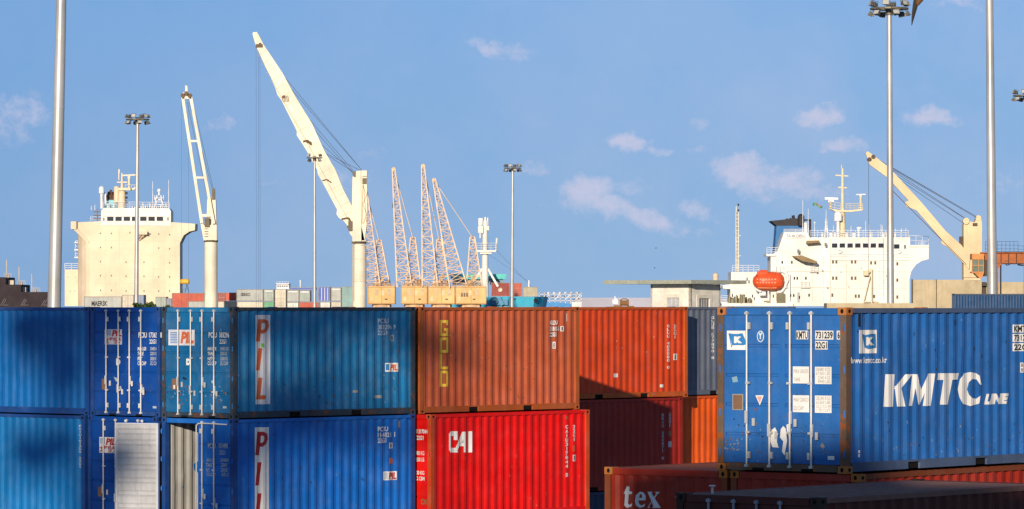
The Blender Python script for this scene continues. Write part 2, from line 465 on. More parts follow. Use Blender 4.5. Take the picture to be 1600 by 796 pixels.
    def decals(s, face, items, name='lettering', leaf=1):
        to = s.side_px if face == 'side' else s.end_px
        cor = (face == 'side') or s.end == 'blind'
        bm = bmesh.new(); mats = []
        def mi(m):
            if m not in mats: mats.append(m)
            return mats.index(m)
        def addp(vs, fs, m, lay):
            bv = [bm.verts.new((x, lay, z)) for x, z in vs]
            for f in fs:
                try: fc = bm.faces.new([bv[i] for i in f]); fc.material_index = mi(m)
                except ValueError: pass
        def txt(body, q, m, bold, shear, lay):
            (a0, z0), (a1, z1) = q
            vs, fs = text_tris(body, bold, shear)
            addp([(a0+x*(a1-a0), z1+y*(z0-z1)) for x, y in vs], fs, m, lay)
        for it in items:
            k = it[0]
            if k == 't':
                _, body, x0, y0, x1, y1, m = it[:7]; o = it[7] if len(it) > 7 else {}
                a0, zt = to(x0, y0); a1, _ = to(x1, y0); _, zb = to((x0+x1)/2, y1); _, zt = to((x0+x1)/2, y0)
                txt(body, ((a0, zt), (a1, zb)), m, o.get('b', .02), o.get('s', 0), o.get('l', 2))
            elif k == 'v':      # characters stacked in a column
                _, body, x0, y0, x1, y1, m = it[:7]; o = it[7] if len(it) > 7 else {}
                n = len(body); a0, _ = to(x0, y0); a1, _ = to(x1, y0); _, zt = to((x0+x1)/2, y0); _, zb = to((x0+x1)/2, y1)
                h = (zt-zb)/n
                for i, ch in enumerate(body):
                    if ch == ' ': continue
                    cxw = (a1-a0)*(.35 if ch in 'I1l' else 1); c0 = (a0+a1)/2
                    txt(ch, ((c0-cxw/2, zt-i*h-.08*h), (c0+cxw/2, zt-(i+1)*h+.1*h)), m, .03, 0, o.get('l', 2))
            elif k == 'r':
                _, x0, y0, x1, y1, m = it[:6]; lay = it[6] if len(it) > 6 else 1
                a0, zt = to(x0, y0); a1, _ = to(x1, y0); _, zb = to(x0, y1); _, zt = to((x0+x1)/2, y0); _, zb = to((x0+x1)/2, y1)
                addp([(a0, zb), (a1, zb), (a1, zt), (a0, zt)], [(0, 1, 2, 3)], m, lay)
            elif k == 'p':
                _, pts, m = it[:3]; lay = it[3] if len(it) > 3 else 2
                q = [to(*p) for p in pts]
                tr = tessellate_polygon([[Vector((x, 0, z)) for x, z in q]])
                addp(q, tr, m, lay)
        if cor:
            # marks were measured against the frame's plane; move them back onto the ribs
            if face == 'side': al, dn = s.v, s.e
            else: al, dn = (-s.e[0], -s.e[1]), s.v
            ox, oy = (s.X, s.Y) if face == 'side' else (s.X+s.e[0]*W, s.Y+s.e[1]*W)
            xs = [v.co.x for v in bm.verts]; lo, hi = min(xs)-.4, max(xs)+.4
            am = (lo+hi)/2; rx, ry = ox+al[0]*am, oy+al[1]*am
            k = (rx*al[0]+ry*al[1])/(rx*dn[0]+ry*dn[1])
            br = corr_breaks(lo, hi, CST); src = [b-(INS+corr(b-CST))*k for b in br]
            for b in src:
                bmesh.ops.bisect_plane(bm, geom=bm.verts[:]+bm.edges[:]+bm.faces[:], plane_co=(b, 0, 0), plane_no=(1, 0, 0), dist=1e-6)
            for v in bm.verts:
                x = v.co.x
                for i in range(len(src)-1):
                    if src[i] <= x <= src[i+1] and src[i+1] > src[i]:
                        v.co.x = br[i]+(br[i+1]-br[i])*(x-src[i])/(src[i+1]-src[i]); break
        for v in bm.verts:
            lay = v.co.y; a = v.co.x; z = v.co.z
            if face == 'side': v.co = (a, INS+corr(a-CST)-.003*lay, z)
            elif s.end == 'blind': v.co = (INS+corr(a-CST)-.003*lay, W-a, z)
            else: v.co = (.026-.003*lay, W-a, z)
        me = bpy.data.meshes.new(name); bm.to_mesh(me); bm.free()
        for m in mats: me.materials.append(m)
        o = bpy.data.objects.new(name, me); col.objects.link(o)
        host = s.side if face == 'side' else (s.endwall if s.end == 'blind' else s.doors[leaf])
        o.parent = host
        if host is not s.side and s.end != 'blind':
            o.matrix_parent_inverse = Matrix.LocRotScale(host.location, host.rotation_euler, host.scale).inverted()
        return o

# ------------------------------------------------------------------ the setting: ground, water
def sheet(name, x0, y0, x1, y1, z, mat, kind='structure'):
    mb = MB(); mb.add([(x0,y0,z),(x1,y0,z),(x1,y1,z),(x0,y1,z)], [(0,1,2,3)]); o = mb.build(name, mat); tag(o, kind=kind); return o
conc = paint('yard_concrete', (.20,.19,.17), .85, rust=.05, fade=.4, scale=.4)
def make_water():
    m = bpy.data.materials.new('sea_water'); m.use_nodes = True; nt = m.node_tree; b = nt.nodes['Principled BSDF']
    b.inputs['Base Color'].default_value = (.03,.07,.09,1); b.inputs['Roughness'].default_value = .12
    n = nt.nodes.new('ShaderNodeTexNoise'); n.inputs['Scale'].default_value = .35; n.inputs['Detail'].default_value = 6
    tc = nt.nodes.new('ShaderNodeTexCoord'); nt.links.new(tc.outputs['Object'], n.inputs['Vector'])
    bp = nt.nodes.new('ShaderNodeBump'); bp.inputs['Strength'].default_value = .5; nt.links.new(n.outputs[0], bp.inputs['Height']); nt.links.new(bp.outputs[0], b.inputs['Normal'])
    return m
sheet('sea', -9000, 700, 9000, 22000, -2.5, make_water())
mb = MB(); mb.box(-400, -400, -6, 400, 745, 0); tag(mb.build('quay_ground', conc), kind='structure')

# ------------------------------------------------------------------ container colours
pil_a = paint('blue_paint_faded', (.010,.16,.38), .45, rust=.35, fade=.55, streak=.5)
pil_b = paint('blue_paint_deep', (.006,.14,.55), .42, rust=.15, fade=.3, streak=.35)
pil_c = paint('blue_paint_left', (.003,.13,.42), .45, rust=.12, fade=.2, streak=.35)
pil_d = paint('blue_paint_pale', (.004,.18,.50), .45, rust=.12, fade=.25, streak=.35)
pil_e = paint('blue_door_turquoise', (.006,.12,.31), .45, rust=.4, fade=.5, streak=.5)
pil_f = paint('blue_door_deep', (.003,.065,.33), .42, rust=.15, fade=.2, streak=.35)
pil_fr = paint('blue_frame_grimy', (.03,.05,.075), .6, rust=1.0, fade=.5, rustc=(.14,.05,.015))
pil_fr2 = paint('blue_frame', (.01,.06,.25), .5, rust=.35, fade=.4)
gold_p = paint('terracotta_paint', (.50,.105,.040), .55, rust=.12, fade=.3, streak=.3)
gold_f = paint('terracotta_frame', (.42,.10,.02), .6, rust=.35, fade=.4)
cai_p = paint('bright_red_paint', (.74,.006,.004), .38, rust=.0, fade=.12, streak=.12)
cai_f = paint('bright_red_frame', (.58,.07,.012), .5, rust=.35, fade=.4)
ora_p = paint('orange_red_paint', (.60,.058,.010), .45, rust=.06, fade=.2, streak=.25)
ora_f = paint('orange_red_frame', (.52,.10,.015), .55, rust=.3, fade=.3)
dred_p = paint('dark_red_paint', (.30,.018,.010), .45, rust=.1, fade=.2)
navy_p = paint('navy_paint', (.02,.045,.11), .5, rust=.25)
gry_p = paint('slate_grey_paint', (.13,.155,.21), .5, rust=.05, fade=.3)
org_p = paint('vivid_orange_paint', (.72,.10,.008), .42, rust=.02, fade=.12, streak=.1)
km_p = paint('strong_blue_paint', (.020,.135,.43), .48, rust=.35, fade=.32, streak=.5)
km_r = paint('blue_rail_worn', (.07,.11,.20), .6, rust=.4, fade=.5)
km_f = paint('rust_brown_frame', (.13,.085,.055), .65, rust=1.1, fade=.7, rustc=(.26,.07,.01))
km_c = paint('rusty_casting', (.45,.15,.02), .7, rust=.5, fade=.5)
br_p = paint('brick_red_paint', (.34,.024,.008), .5, rust=.25, fade=.3)
br_f = paint('brick_red_frame', (.22,.05,.012), .6, rust=.6, fade=.4)
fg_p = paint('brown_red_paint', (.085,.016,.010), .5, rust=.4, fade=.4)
fg_r = paint('dusty_roof', (.42,.30,.24), .7, rust=.3, fade=.6)
inner_w = paint('inside_leaf_white', (.47,.48,.50), .5, rust=.3, fade=.5, streak=.7)
inner_g = paint('inside_wall_grey', (.42,.42,.40), .55, rust=.1, fade=.3)

TH = R(90-42.5)
z3, z2, z1 = 5.182, 2.591, 0.0
ex, ey = math.cos(TH), math.sin(TH)             # along the container
lx, ly = -math.sin(TH), math.cos(TH)            # to the left along the door line
A2 = (-6.42, 95.9); st = W+.06
A1 = (A2[0]+lx*st, A2[1]+ly*st)
A0e = (A1[0]+lx*(W+.05), A1[1]+ly*(W+.05))      # right end of the long wall at the left edge
def a0(label, z, body, dx=0, L=12.19):
    return Cont(label, A0e[0]+lx*(L+dx), A0e[1]+ly*(L+dx), TH-math.pi/2, z, body, frame=pil_fr2, end='blind', L=L)

# PIL stack
c_pil = Cont('faded blue container with bleached doors, tall PIL letters on its side, top of its stack', *A2, TH, z3, pil_a, frame=pil_fr, end='door', rail=pil_fr)
for d in c_pil.doors:
    d.data.materials[0] = pil_e
def pil_strip(c, x0, x1, y0, y1, m):
    rm = red_letter if m is white_letter else orange_letter
    f = lambda *pp: [(x0+(x-95)/113*(x1-x0), y0+(y-65)/690*(y1-y0)) for x, y in pp]
    c.decals('side', [('r', x0, y0, x1, y1, m, 1),
        ('p', f((115,98),(146,98),(128,270),(98,270)), rm, 2), ('p', f((140,98),(172,98),(176,127),(138,127)), rm, 2.2), ('p', f((168,98),(193,112),(199,150),(185,188),(160,207),(153,180),(168,165),(171,137),(160,122)), rm, 2.4), ('p', f((125,178),(160,178),(164,207),(120,209)), rm, 2.6),
        ('p', f((117,322),(148,322),(126,492),(98,492)), rm, 2),
        ('p', f((117,550),(148,550),(132,686),(174,686),(172,718),(98,718)), rm, 2)], 'painted_sign')
strip_grey = paint('greyed_white_strip', (.60,.62,.68), .55, rust=.12, fade=.3, streak=.4, bump=0)
pil_strip(c_pil, 399, 422, 492.5, 632, strip_grey)
c_pil.decals('side', [('t','PCIU',590,498,607,505.5,grey_letter), ('t','383296 9',590,507.5,618,515,grey_letter), ('t','22G1',590,516.5,604,524,grey_letter),
    ('r',610,524,615,533,grey_letter,1), ('t','8',611,525,614,532,black_letter), ('r',601.5,567.5,622,581,white_letter,1), ('t','PIL',609,569.5,621,579.5,orange_letter,{'b':.05,'s':.15}),
    ('r',602.5,569,608,579,blue_letter,2), ('r',585,618,596,622.5,grey_plate,1), ('r',551,610,559,614,grey_plate,1), ('p',[(407,537),(412,537),(413,543),(408,543)],green_letter,3)])
def door_text(c, dx, dy, num, logo, m):
    """writing of the blue doors; (dx,dy) moves it from the reference container"""
    X = lambda v: v+dx
    Y_ = lambda v: v+dy
    c.decals('end', [('t', 'PCIU', X(325), Y_(519.5), X(338), Y_(528), m), ('t', num[:6], X(341.5), Y_(519.5), X(357), Y_(528), m), ('t', num[6:], X(359), Y_(519.5), X(361.5), Y_(528), m) if len(num) > 6 else ('r', 0, 0, 1, 1, m),
        ('t','22G1',X(342),Y_(530.5),X(352.5),Y_(537.5),m),
        ('t','MAX.GR',X(323.5),Y_(542.5),X(337),Y_(548),m,{'s':.2}), ('t','TARE',X(323.5),Y_(550),X(333),Y_(555.5),m,{'s':.2}), ('t','NET',X(323.5),Y_(558),X(331),Y_(563.5),m), ('t','CU.CAP',X(323.5),Y_(565),X(337),Y_(571),m,{'s':.1}),
        ('t','30480 KG',X(343),Y_(542.5),X(356),Y_(548),grey_letter,{'s':.2}), ('t','2200 KG',X(343),Y_(550),X(354),Y_(555.5),grey_letter,{'s':.2}), ('t','28280 KG',X(343),Y_(558),X(355),Y_(563.5),grey_letter,{'s':.2}), ('t','33.2 CUM',X(343),Y_(565),X(355.5),Y_(571),grey_letter,{'s':.2}),
        ('r',X(347),Y_(635),X(353),Y_(638.5),grey_letter,1)], leaf=1)
    it = []
    if logo == 'wide':
        it += [('r', 262, 515.5, 303, 540, strip_grey, 1), ('r', 281.5, 518.5, 302, 539, strip_grey, 2), ('t', 'PIL', 281, 518.5, 302, 537, orange_letter, {'b': .06, 's': .2, 'l': 3})]
        it += [('r', 265, 519.5+i*2.6, 279.5, 520.8+i*2.6, blue_letter, 2) for i in range(7)]
    if logo == 'small':
        it += [('r', X(272), Y_(515), X(299), Y_(538.5), strip_grey, 1), ('t', 'PIL', X(283), Y_(516), X(298.5), Y_(526), red_letter, {'b': .05, 's': .2}), ('t', '太平船务', X(272.5), Y_(527), X(298), Y_(538), red_letter, {'b': .03})]
        it += [('r', X(273.5), Y_(516.5+i*1.7), X(282), Y_(517.3+i*1.7), blue_letter, 2) for i in range(5)]
    if logo:
        it += [('t', 'D', X(290), Y_(560.5), X(296.5), Y_(571), white_letter, {'b': .09})]
    it += [('r', X(267.5), Y_(592), X(275.5), Y_(609), brown_plate, 1)]
    c.decals('end', it, leaf=0)
door_text(c_pil, 0, 0, '3832969', 'wide', white_letter)
c_pil.decals('end', [('r',270,602,272.5,608,white_letter,2),('p',[(330,594),(333,596),(332,600),(329,598)],grey_letter,2),('p',[(285,589),(291,592),(289,594),(284,592)],dark_m,2)], 'stickers', leaf=1)

c_a1 = Cont('top blue container whose left door bears a small PIL sign with Chinese characters', *A1, TH, z3, pil_f, frame=pil_fr2, end='door', rods=rod_w)
door_text(c_a1, -109.5, 0, '173654 8', 'small', white_letter)
c_a1.decals('end', [('p',[(176.5,589),(182,591),(183,597),(180,596)],grey_letter,2),('p',[(185,605),(188,603),(190,612),(187,610)],grey_letter,2),('p',[(217,590),(220,591),(219,600),(217,598)],grey_letter,2),('p',[(221,606),(224,605),(224,613),(222,612)],grey_letter,2)], 'stickers', leaf=1)
c_a0 = a0('dark blue long container cut by the left edge, top of its stack', z3, pil_c)
c_a0.decals('side', [('v','PCIU161498 22G1',133.5,497,138,584,grey_letter)])
c_pl = Cont('deep blue container with an open left door and tall red PIL letters', *A2, TH, z2, pil_b, frame=pil_fr2, end='door', rail=pil_b, open_left=True, inner=inner_w, rods=rod_w)
pil_strip(c_pl, 398, 420, 668, 815, white_letter)
c_pl.decals('side', [('t','PCIU',590,667,606,674.5,white_letter), ('t','114821 1',590,676,617,683.5,white_letter), ('t','22G1',590,685,603,692.5,white_letter), ('r',608,692,613,701,white_letter,1), ('t','8',609,693,612,700,black_letter),
    ('r',608,716,613,725,orange_letter,1), ('r',599,737,620,750.5,white_letter,1), ('t','PIL',607,738.5,619,749.5,red_letter,{'b':.05,'s':.15}), ('r',600,738.5,605.5,749.5,grey_letter,2), ('r',622,658,625,669,grey_plate,1)])
c_pl.decals('end', [('t','PCIU',324,693,336,701,grey_letter),('t','131498',341,693,355,701,grey_letter),('t','1',359,693,361,701,grey_letter),('t','22G1',342,704,351,711,grey_letter),
    ('t','MAX.GR',322,716.5,335,722,grey_letter,{'s':.2}),('t','TARE',321,724,331,730,grey_letter,{'s':.2}),('t','NET',321,732,327,737.5,grey_letter),('t','CU.CAP',322,739,336,744.5,grey_letter),
    ('t','30480',343,716.5,356,722,grey_letter,{'s':.2}),('t','2200',344,724,354,730,grey_letter,{'s':.2}),('t','28280',344,732,355,737.5,grey_letter,{'s':.2}),('t','33.2',345,739,356,744.5,grey_letter,{'s':.2})], leaf=1)
# inside of the open container: grey wall sheets
mb = MB(); corr_sheet(.12, 5.9, .17, 2.48, lambda a, d, z: (a, W-d-.012, z), 0, mb); mb.build('inside_wall', inner_g, c_pl.root)
mb = MB(); mb.cyl((-.02, W/2+.01, 2.44), (-.02, W/2+.01, .2), .018, n=6); mb.tube([(-.02, W/2+.01, 2.42), (-.02, W/2-.05, 2.47), (-.02, W/2-.3, 2.48), (-.02, .2, 2.465)], .016); mb.build('loose_door_seal', flat('seal_white', (.7,.7,.68)), c_pl.doors[1])
_s = c_pl.doors[1]; _q = _s.children[-1]; _q.matrix_parent_inverse = Matrix.LocRotScale(_s.location, _s.rotation_euler, _s.scale).inverted()
c_a1l = Cont('blue container partly covered by the pale open door leaf of its neighbour', A1[0]-.07, A1[1]+.05, TH, z2, pil_f, frame=pil_fr2, end='door', rods=rod_w)
c_a1l.decals('end', [('r',154,683.5,181,708,white_letter,1), ('t','PIL',164,685,180,696,red_letter,{'b':.05,'s':.2}), ('t','太平船务',154.5,696.5,180,707.5,red_letter,{'b':.03}), ('r',152,761,161,776,brown_plate,1)]
    +[('r',155.5,685+i*1.8,163,686+i*1.8,blue_letter,2) for i in range(5)], leaf=0)
c_a0l = a0('brighter blue long container cut by the left edge, under the dark blue one', z2, pil_d, dx=.14)
c_a0l.decals('side', [('v','PCIU161309 22G1',123.5,664,127.5,732,grey_letter)])
# GOLD / CAI stack
c_gold = Cont('terracotta container with yellow letters GOLD running down its side', -2.226, 100.6, R(90-40.5), z3, gold_p, frame=gold_f, end='door')
def box_letter(ch, x0, y0, x1, y1, tx, ty):
    o = []
    if ch == 'O': o = [(x0,y0,x1,y0+ty),(x0,y1-ty,x1,y1),(x0,y0,x0+tx,y1),(x1-tx,y0,x1,y1)]
    if ch == 'G': o = [(x0,y0,x1,y0+ty),(x0,y1-ty,x1,y1),(x0,y0,x0+tx,y1),(x1-tx,y0,x1,y0+ty*1.9),(x1-tx,(y0+y1)/2,x1,y1),((x0+x1)/2,(y0+y1)/2,x1,(y0+y1)/2+ty)]
    if ch == 'L': o = [(x0,y0,x0+tx,y1),(x0,y1-ty,x1,y1)]
    if ch == 'D': o = [(x0,y0,x1-1.5,y0+ty),(x0,y1-ty,x1-1.5,y1),(x0,y0,x0+tx,y1),(x1-tx,y0+1.5,x1,y1-1.5)]
    return [('r', *q, yellow_letter, 1+.01*i) for i, q in enumerate(o)]
it = []
for ch, ya, yb in (('G',500.5,525.5),('O',527.5,551.5),('L',553,577.5),('D',579.5,604.5)): it += box_letter(ch, 687, ya, 700.5, yb, 3.4, 4.3)
it += [('t','GLDU',859,501,871,508,white_letter,{'b':.04}),('t','318115',859,510.5,873,517.5,white_letter,{'b':.04}),('t','22G1',859,519.5,869,526.5,white_letter,{'b':.04}),('r',875.5,510,881,518,white_letter,1),('t','1',877,511,879,517,black_letter),
       ('r',863,534.5,868,545,white_letter,1),('t','8',864,536,867,544,brown_plate),('r',885,490,886,502,white_letter,1)]
c_gold.decals('side', it)
c_cai = Cont('bright red container with white letters CAI, second in its stack', -1.95, 100.2, R(90-40.2), z2, cai_p, frame=cai_f, end='door', rail=cai_p)
for d in c_cai.doors: d.data.materials[0] = cai_p
q = lambda x, y: (690+x/13.27, 660+y/13.27)
c_cai.decals('side', [('p',[q(150,240),(q(185,190)),q(330,190),q(330,370),q(245,370),q(245,290),q(187,290),q(187,535),q(285,535),q(330,430),q(335,630),q(185,630),q(150,580)],white_letter),
    ('p',[q(300,530),q(345,380),q(420,200),q(492,200),q(492,625),q(455,625),q(455,500),q(370,500),q(385,435),q(455,435),q(455,330),q(380,470),q(335,560)],white_letter,3),
    ('r',*q(545,190),*q(632,628),white_letter,2),
    ('v','CAIU317044 5',883.5,664,887.5,746,white_letter),('v','22G1',895,664,899,690,white_letter),('r',895,696,899,706,orange_letter,1),('r',895,711,899.5,721,white_letter,1),('t','8',896,712,898.5,720,black_letter),('r',883,651,887,655,rust_m,1)])
c_cai.decals('end', [('t','CAIU 317044',640,671,667.5,678,white_letter,{'b':.04}),('t','5',669,671,672,678,white_letter,{'b':.04}),('t','22G1',650,681,661,688,white_letter,{'b':.04}),
    ('t','30480 KG',645,705,662,711.5,white_letter),('t','67200 LB',645,715,662,721.5,white_letter),('t','2200 KG',645,736,662,742,white_letter),('t','33.2 CBM',645,745,662.5,751,white_letter),('t','CAI',657,780,666,789,rust_m,{'b':.05})], leaf=1)
# orange-red stack
OT = R(50); ov = (math.cos(OT), math.sin(OT)); oe = (-math.sin(OT), math.cos(OT)); OB = (1.16, 114.9)
c_or = Cont('orange-red container with a slanted shadow, right of the terracotta one, top of its stack', *OB, OT, z3, ora_p, frame=ora_f, end='door')
c_or.decals('side', [('v','GLUU 405080 0',1042,507,1046.5,577,white_letter),('v','22G1',1052.5,507,1056.5,530,white_letter),('r',1052,553,1058,563,white_letter,1),('t','8',1053.5,554,1056.5,562,brown_plate),('r',959,584,965,590,white_letter,1),('r',1031,601,1036.5,605.5,white_letter,1)])
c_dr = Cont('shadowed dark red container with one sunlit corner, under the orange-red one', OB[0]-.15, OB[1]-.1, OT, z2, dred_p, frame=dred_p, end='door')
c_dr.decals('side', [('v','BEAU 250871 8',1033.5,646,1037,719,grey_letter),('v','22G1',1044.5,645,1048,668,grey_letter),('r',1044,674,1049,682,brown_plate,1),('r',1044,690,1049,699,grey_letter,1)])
c_nv = Cont('navy blue container low in the gap left of the container lettered tex', OB[0]-.1, OB[1]-.05, OT, z1, navy_p, end='door')
GB = (OB[0]+6.35*ov[0]+.8*oe[0], OB[1]+6.35*ov[1]+.8*oe[1])
c_gr = Cont('slate grey container behind the orange-red one, mostly hidden by the blue doors on the right', *GB, OT, z3, gry_p, end='door')
c_gr.decals('side', [('v','GLUE KY7890 8',1111,494,1115.5,562,white_letter)])
Cont('vivid orange container under the slate grey one', *GB, OT, z2, org_p, end='blind')
# KMTC stack
KT = R(90-37.5)
c_km = Cont('big blue container with white letters KMTC LINE and a flag logo on its door', 5.20, 64.7, KT, z3, km_p, frame=km_f, end='door', rail=km_r, cast=km_c, rods=rod_m)
q2 = lambda x, y: (1320+x/4.42, 480+y/4.42)
q3 = lambda x, y: (1450+x/4.42, 480+y/4.42)
it = [('p',[q2(277,465),q2(340,465),q2(330,690),q2(263,690)],white_letter), ('p',[q2(334,566),q2(415,465),q2(466,465),q2(384,566)],white_letter,2.2), ('p',[q2(340,545),q2(386,552),q2(416,688),q2(358,688)],white_letter,2.4),
      ('p',[q2(463,465),q2(500,465),q2(478,600),q2(462,684),q2(440,684)],white_letter), ('p',[q2(468,465),q2(500,465),q2(528,590),q2(514,678),q2(505,672)],white_letter,2.2), ('p',[q2(512,676),q2(506,610),q2(575,462),q2(612,462)],white_letter,2.4), ('p',[q2(572,460),q2(622,460),q2(590,684),q2(535,684)],white_letter,2.6),
      ('p',[q3(65,458),q3(210,458),q3(203,502),q3(60,505)],white_letter), ('p',[q3(105,500),q3(167,500),q3(133,675),q3(78,675)],white_letter,2.2),
      ('p',[q3(368,540),q3(355,475),q3(330,458),q3(290,450),q3(250,458),q3(218,500),q3(203,570),q3(215,625),q3(240,670),q3(290,685),q3(352,668),q3(362,612),q3(330,635),q3(305,630),q3(280,605),q3(267,570),q3(280,520),q3(305,497),q3(335,502),q3(357,535)],white_letter),
      ('t','LINE',1537,615.5,1576,632,white_letter,{'b':.075,'s':.28}),
      ('r',1342,516,1369.5,552.5,white_letter,1), ('p',[(1346,522),(1352,524),(1360,522),(1367.5,522),(1368,530),(1368.5,544),(1362,545),(1356,546),(1350,543.5),(1348.5,535)],blue_letter,2), ('t','K',1352.5,527,1365,540,white_letter,{'b':.09,'l':3}),
      ('t','www.kmtc.co.kr',1328,558.5,1385,568,white_letter,{'b':.02}), ('p',[(1327,558.5),(1330,558.5),(1332,568),(1330,568)],white_letter),
      ('r',1582,507.5,1611,520,white_letter,1),('t','KMTU',1584,509,1609,519,black_letter,{'b':.03}),('r',1582,522,1624,534.5,white_letter,1),('t','731239',1584,523.5,1611,533,black_letter,{'b':.03}),('r',1582,536.5,1611,549,white_letter,1),('t','22G1',1584,538,1609,547.5,black_letter,{'b':.03}),
      ('r',1594,567,1599,582.5,white_letter,1),('t','8',1595,568,1598,574,black_letter),('t','8',1595,575.5,1598,581.5,black_letter),
      ('r',1340.5,704,1343.5,708.5,white_letter,1),('r',1340.5,710,1343.5,715,white_letter,1),('r',1340.5,490,1344.5,511,dark_m,1),('p',[(1321,706),(1324,703),(1326,712),(1324,714)],white_letter,2)]
c_km.decals('side', it)
c_km.decals('end', [('t','KMTU',1243,518,1261,530,black_letter,{'b':.03}),('r',1242.5,517,1261.5,530.5,white_letter,1),
    ('r',1272.5,517,1301,531,white_letter,1),('t','731239',1273.5,518.5,1300,529.5,black_letter,{'b':.03}),('r',1306,517,1312.5,531,white_letter,1),('t','6',1307.5,518.5,1311,529.5,black_letter,{'b':.04}),
    ('r',1272.5,533,1292,546.5,white_letter,1),('t','22G1',1273.5,534.5,1291,545,black_letter,{'b':.03}),
    ('r',1237.5,573,1263,599.5,white_letter,1),('t','MAX GROSS',1239,577.5,1262,583.5,grey_plate,{'b':0}),('t','TARE',1239,590.5,1249,596,grey_plate,{'b':0}),
    ('r',1272,573.5,1298,600.5,white_letter,1),('t','30480 KGS',1274,575,1296.5,580.5,grey_plate,{'b':0}),('t','67200 LBS',1274,581.5,1296.5,586.5,grey_plate,{'b':0}),('t','2240 KGS',1276.5,588,1296.5,593,grey_plate,{'b':0}),('t','4940 LBS',1276.5,594,1296.5,599,grey_plate,{'b':0}),
    ('r',1237.5,618,1263,644.5,white_letter,1),('t','MAX CARGO',1239,622,1262,628,grey_plate,{'b':0}),('t','CU CAP',1239,635,1254,641,grey_plate,{'b':0}),
    ('r',1272,618.5,1298,645.5,white_letter,1),('t','28240 KGS',1274,620,1296.5,625.5,grey_plate,{'b':0}),('t','62260 LBS',1274,626.5,1296.5,631.5,grey_plate,{'b':0}),('t','33.2 CU.M',1274,633,1296.5,638,grey_plate,{'b':0}),('t','1170 CUFT',1274,639,1296.5,644,grey_plate,{'b':0}),
    ('r',1292,713,1302.5,719,white_letter,1),('p',[(1280,697),(1284,692),(1288,699),(1284,701)],grey_plate,2)], leaf=1)
it = [('r',1134.5,517,1167.5,547,white_letter,1),('p',[(1138,521),(1144,522),(1152,522),(1159,521),(1163,530),(1166,538),(1160,540),(1152,539.5),(1143,540)],blue_letter,2),('p',[(1137,521),(1138.5,521),(1143,543),(1141.5,543)],blue_letter,2),('t','K',1146,526,1158.5,536.5,white_letter,{'b':.1,'l':3}),
      ('p',[(1187+5.5*math.cos(t),526+9*math.sin(t)) for t in [2*math.pi*i/16 for i in range(16)]],white_letter,1),('p',[(1187+4.4*math.cos(t),526+7.8*math.sin(t)) for t in [2*math.pi*i/16 for i in range(16)]],blue_letter,1.6),('t','Y',1184,520,1190,530,white_letter,{'b':.06,'l':2.5}),
      ('r',1143,616,1160,641,grey_plate,1),('r',1144.5,617.5,1158.5,639.5,brown_plate,2),('p',[(1179,618),(1192,618),(1186,634)],white_letter,1),('p',[(1181.5,620),(1189.5,620),(1186,630)],flat('pale_red',(.75,.35,.3)),2),
      ('p',[(1142,590),(1150,588),(1152,597),(1144,598)],flat('scuffed_blue',(.22,.38,.50)),1),
      ]
c_km.decals('end', it, leaf=0)
# peeled paper between the rods
c_km.decals('end', [('p',[(1205,672),(1210,668),(1215,678),(1213,690),(1216,700),(1206,699),(1202,688)],white_letter,4),('p',[(1219,671),(1223,666),(1227,670),(1229,690),(1225,712),(1221,706),(1223,690),(1218,684)],white_letter,4),('p',[(1228,664),(1233,662),(1236,672),(1233,686),(1229,676)],white_letter,4)], 'torn_sticker', leaf=1)
def scuffs(c, face, x0, y0, x1, y1, n, mats, seed, big=1.6, leaf=1, tall=1.0):
    rr = random.Random(seed); it = []
    for i in range(n):
        x = min(x1, max(x0, rr.gauss((x0+x1)/2, (x1-x0)/4))); y = min(y1, max(y0, rr.gauss((y0+y1)/2, (y1-y0)/4))); r_ = big*rr.uniform(.25, 1)
        it.append(('p', [(x+r_*math.cos(t)*rr.uniform(.4,1.1), y+tall*r_*math.sin(t)*rr.uniform(.4,1.1)) for t in [2*math.pi*k/7 for k in range(7)]], rr.choice(mats), .7+.01*i))
    c.decals(face, it, 'scuff_marks', leaf=leaf)
sc_g = flat('scuff_grey', (.22,.24,.27)); sc_r = flat('scuff_rust', (.20,.085,.035)); sc_d = flat('scuff_dark', (.025,.03,.05)); sc_b = flat('scuff_pale_blue', (.10,.25,.50)); sc_w = flat('scuff_white', (.6,.6,.58))
scuffs(c_km, 'end', 1132, 682, 1158, 706, 46, [sc_g, sc_g, sc_r, sc_b], 1, 2.2, 0)
scuffs(c_km, 'end', 1124, 640, 1205, 722, 40, [sc_r, sc_d, sc_b], 2, 1.5, 0, 1.6)
scuffs(c_km, 'end', 1268, 688, 1304, 714, 34, [sc_g, sc_b, sc_r], 3, 1.2)
scuffs(c_km, 'end', 1222, 600, 1310, 725, 40, [sc_r, sc_d, sc_b], 4, 1.3, 1, 1.8)
scuffs(c_km, 'side', 1330, 660, 1620, 722, 70, [sc_r, sc_d, sc_b, sc_g], 5, 1.5, 1, 2.0)
scuffs(c_km, 'side', 1340, 495, 1600, 600, 30, [sc_d, sc_b], 6, 1.6, 1, 3.0)
scuffs(c_pil, 'end', 262, 600, 300, 640, 34, [sc_b, sc_r, sc_d], 7, 2.2, 0)
scuffs(c_pil, 'end', 320, 598, 358, 640, 34, [sc_b, sc_r, sc_g], 8, 2.2)
scuffs(c_pil, 'side', 372, 580, 645, 636, 60, [sc_r, sc_d, sc_b], 9, 1.7, 1, 1.6)
scuffs(c_pil, 'side', 600, 490, 645, 636, 24, [sc_g, sc_r], 10, 1.4, 1, 2.5)
scuffs(c_pl, 'side', 380, 660, 640, 790, 30, [sc_d, sc_b], 11, 1.4, 1, 2)
scuffs(c_gold, 'side', 665, 490, 900, 632, 44, [sc_r, sc_r, flat('scuff_salmon', (.62,.28,.18))], 12, 1.3, 1, 2)
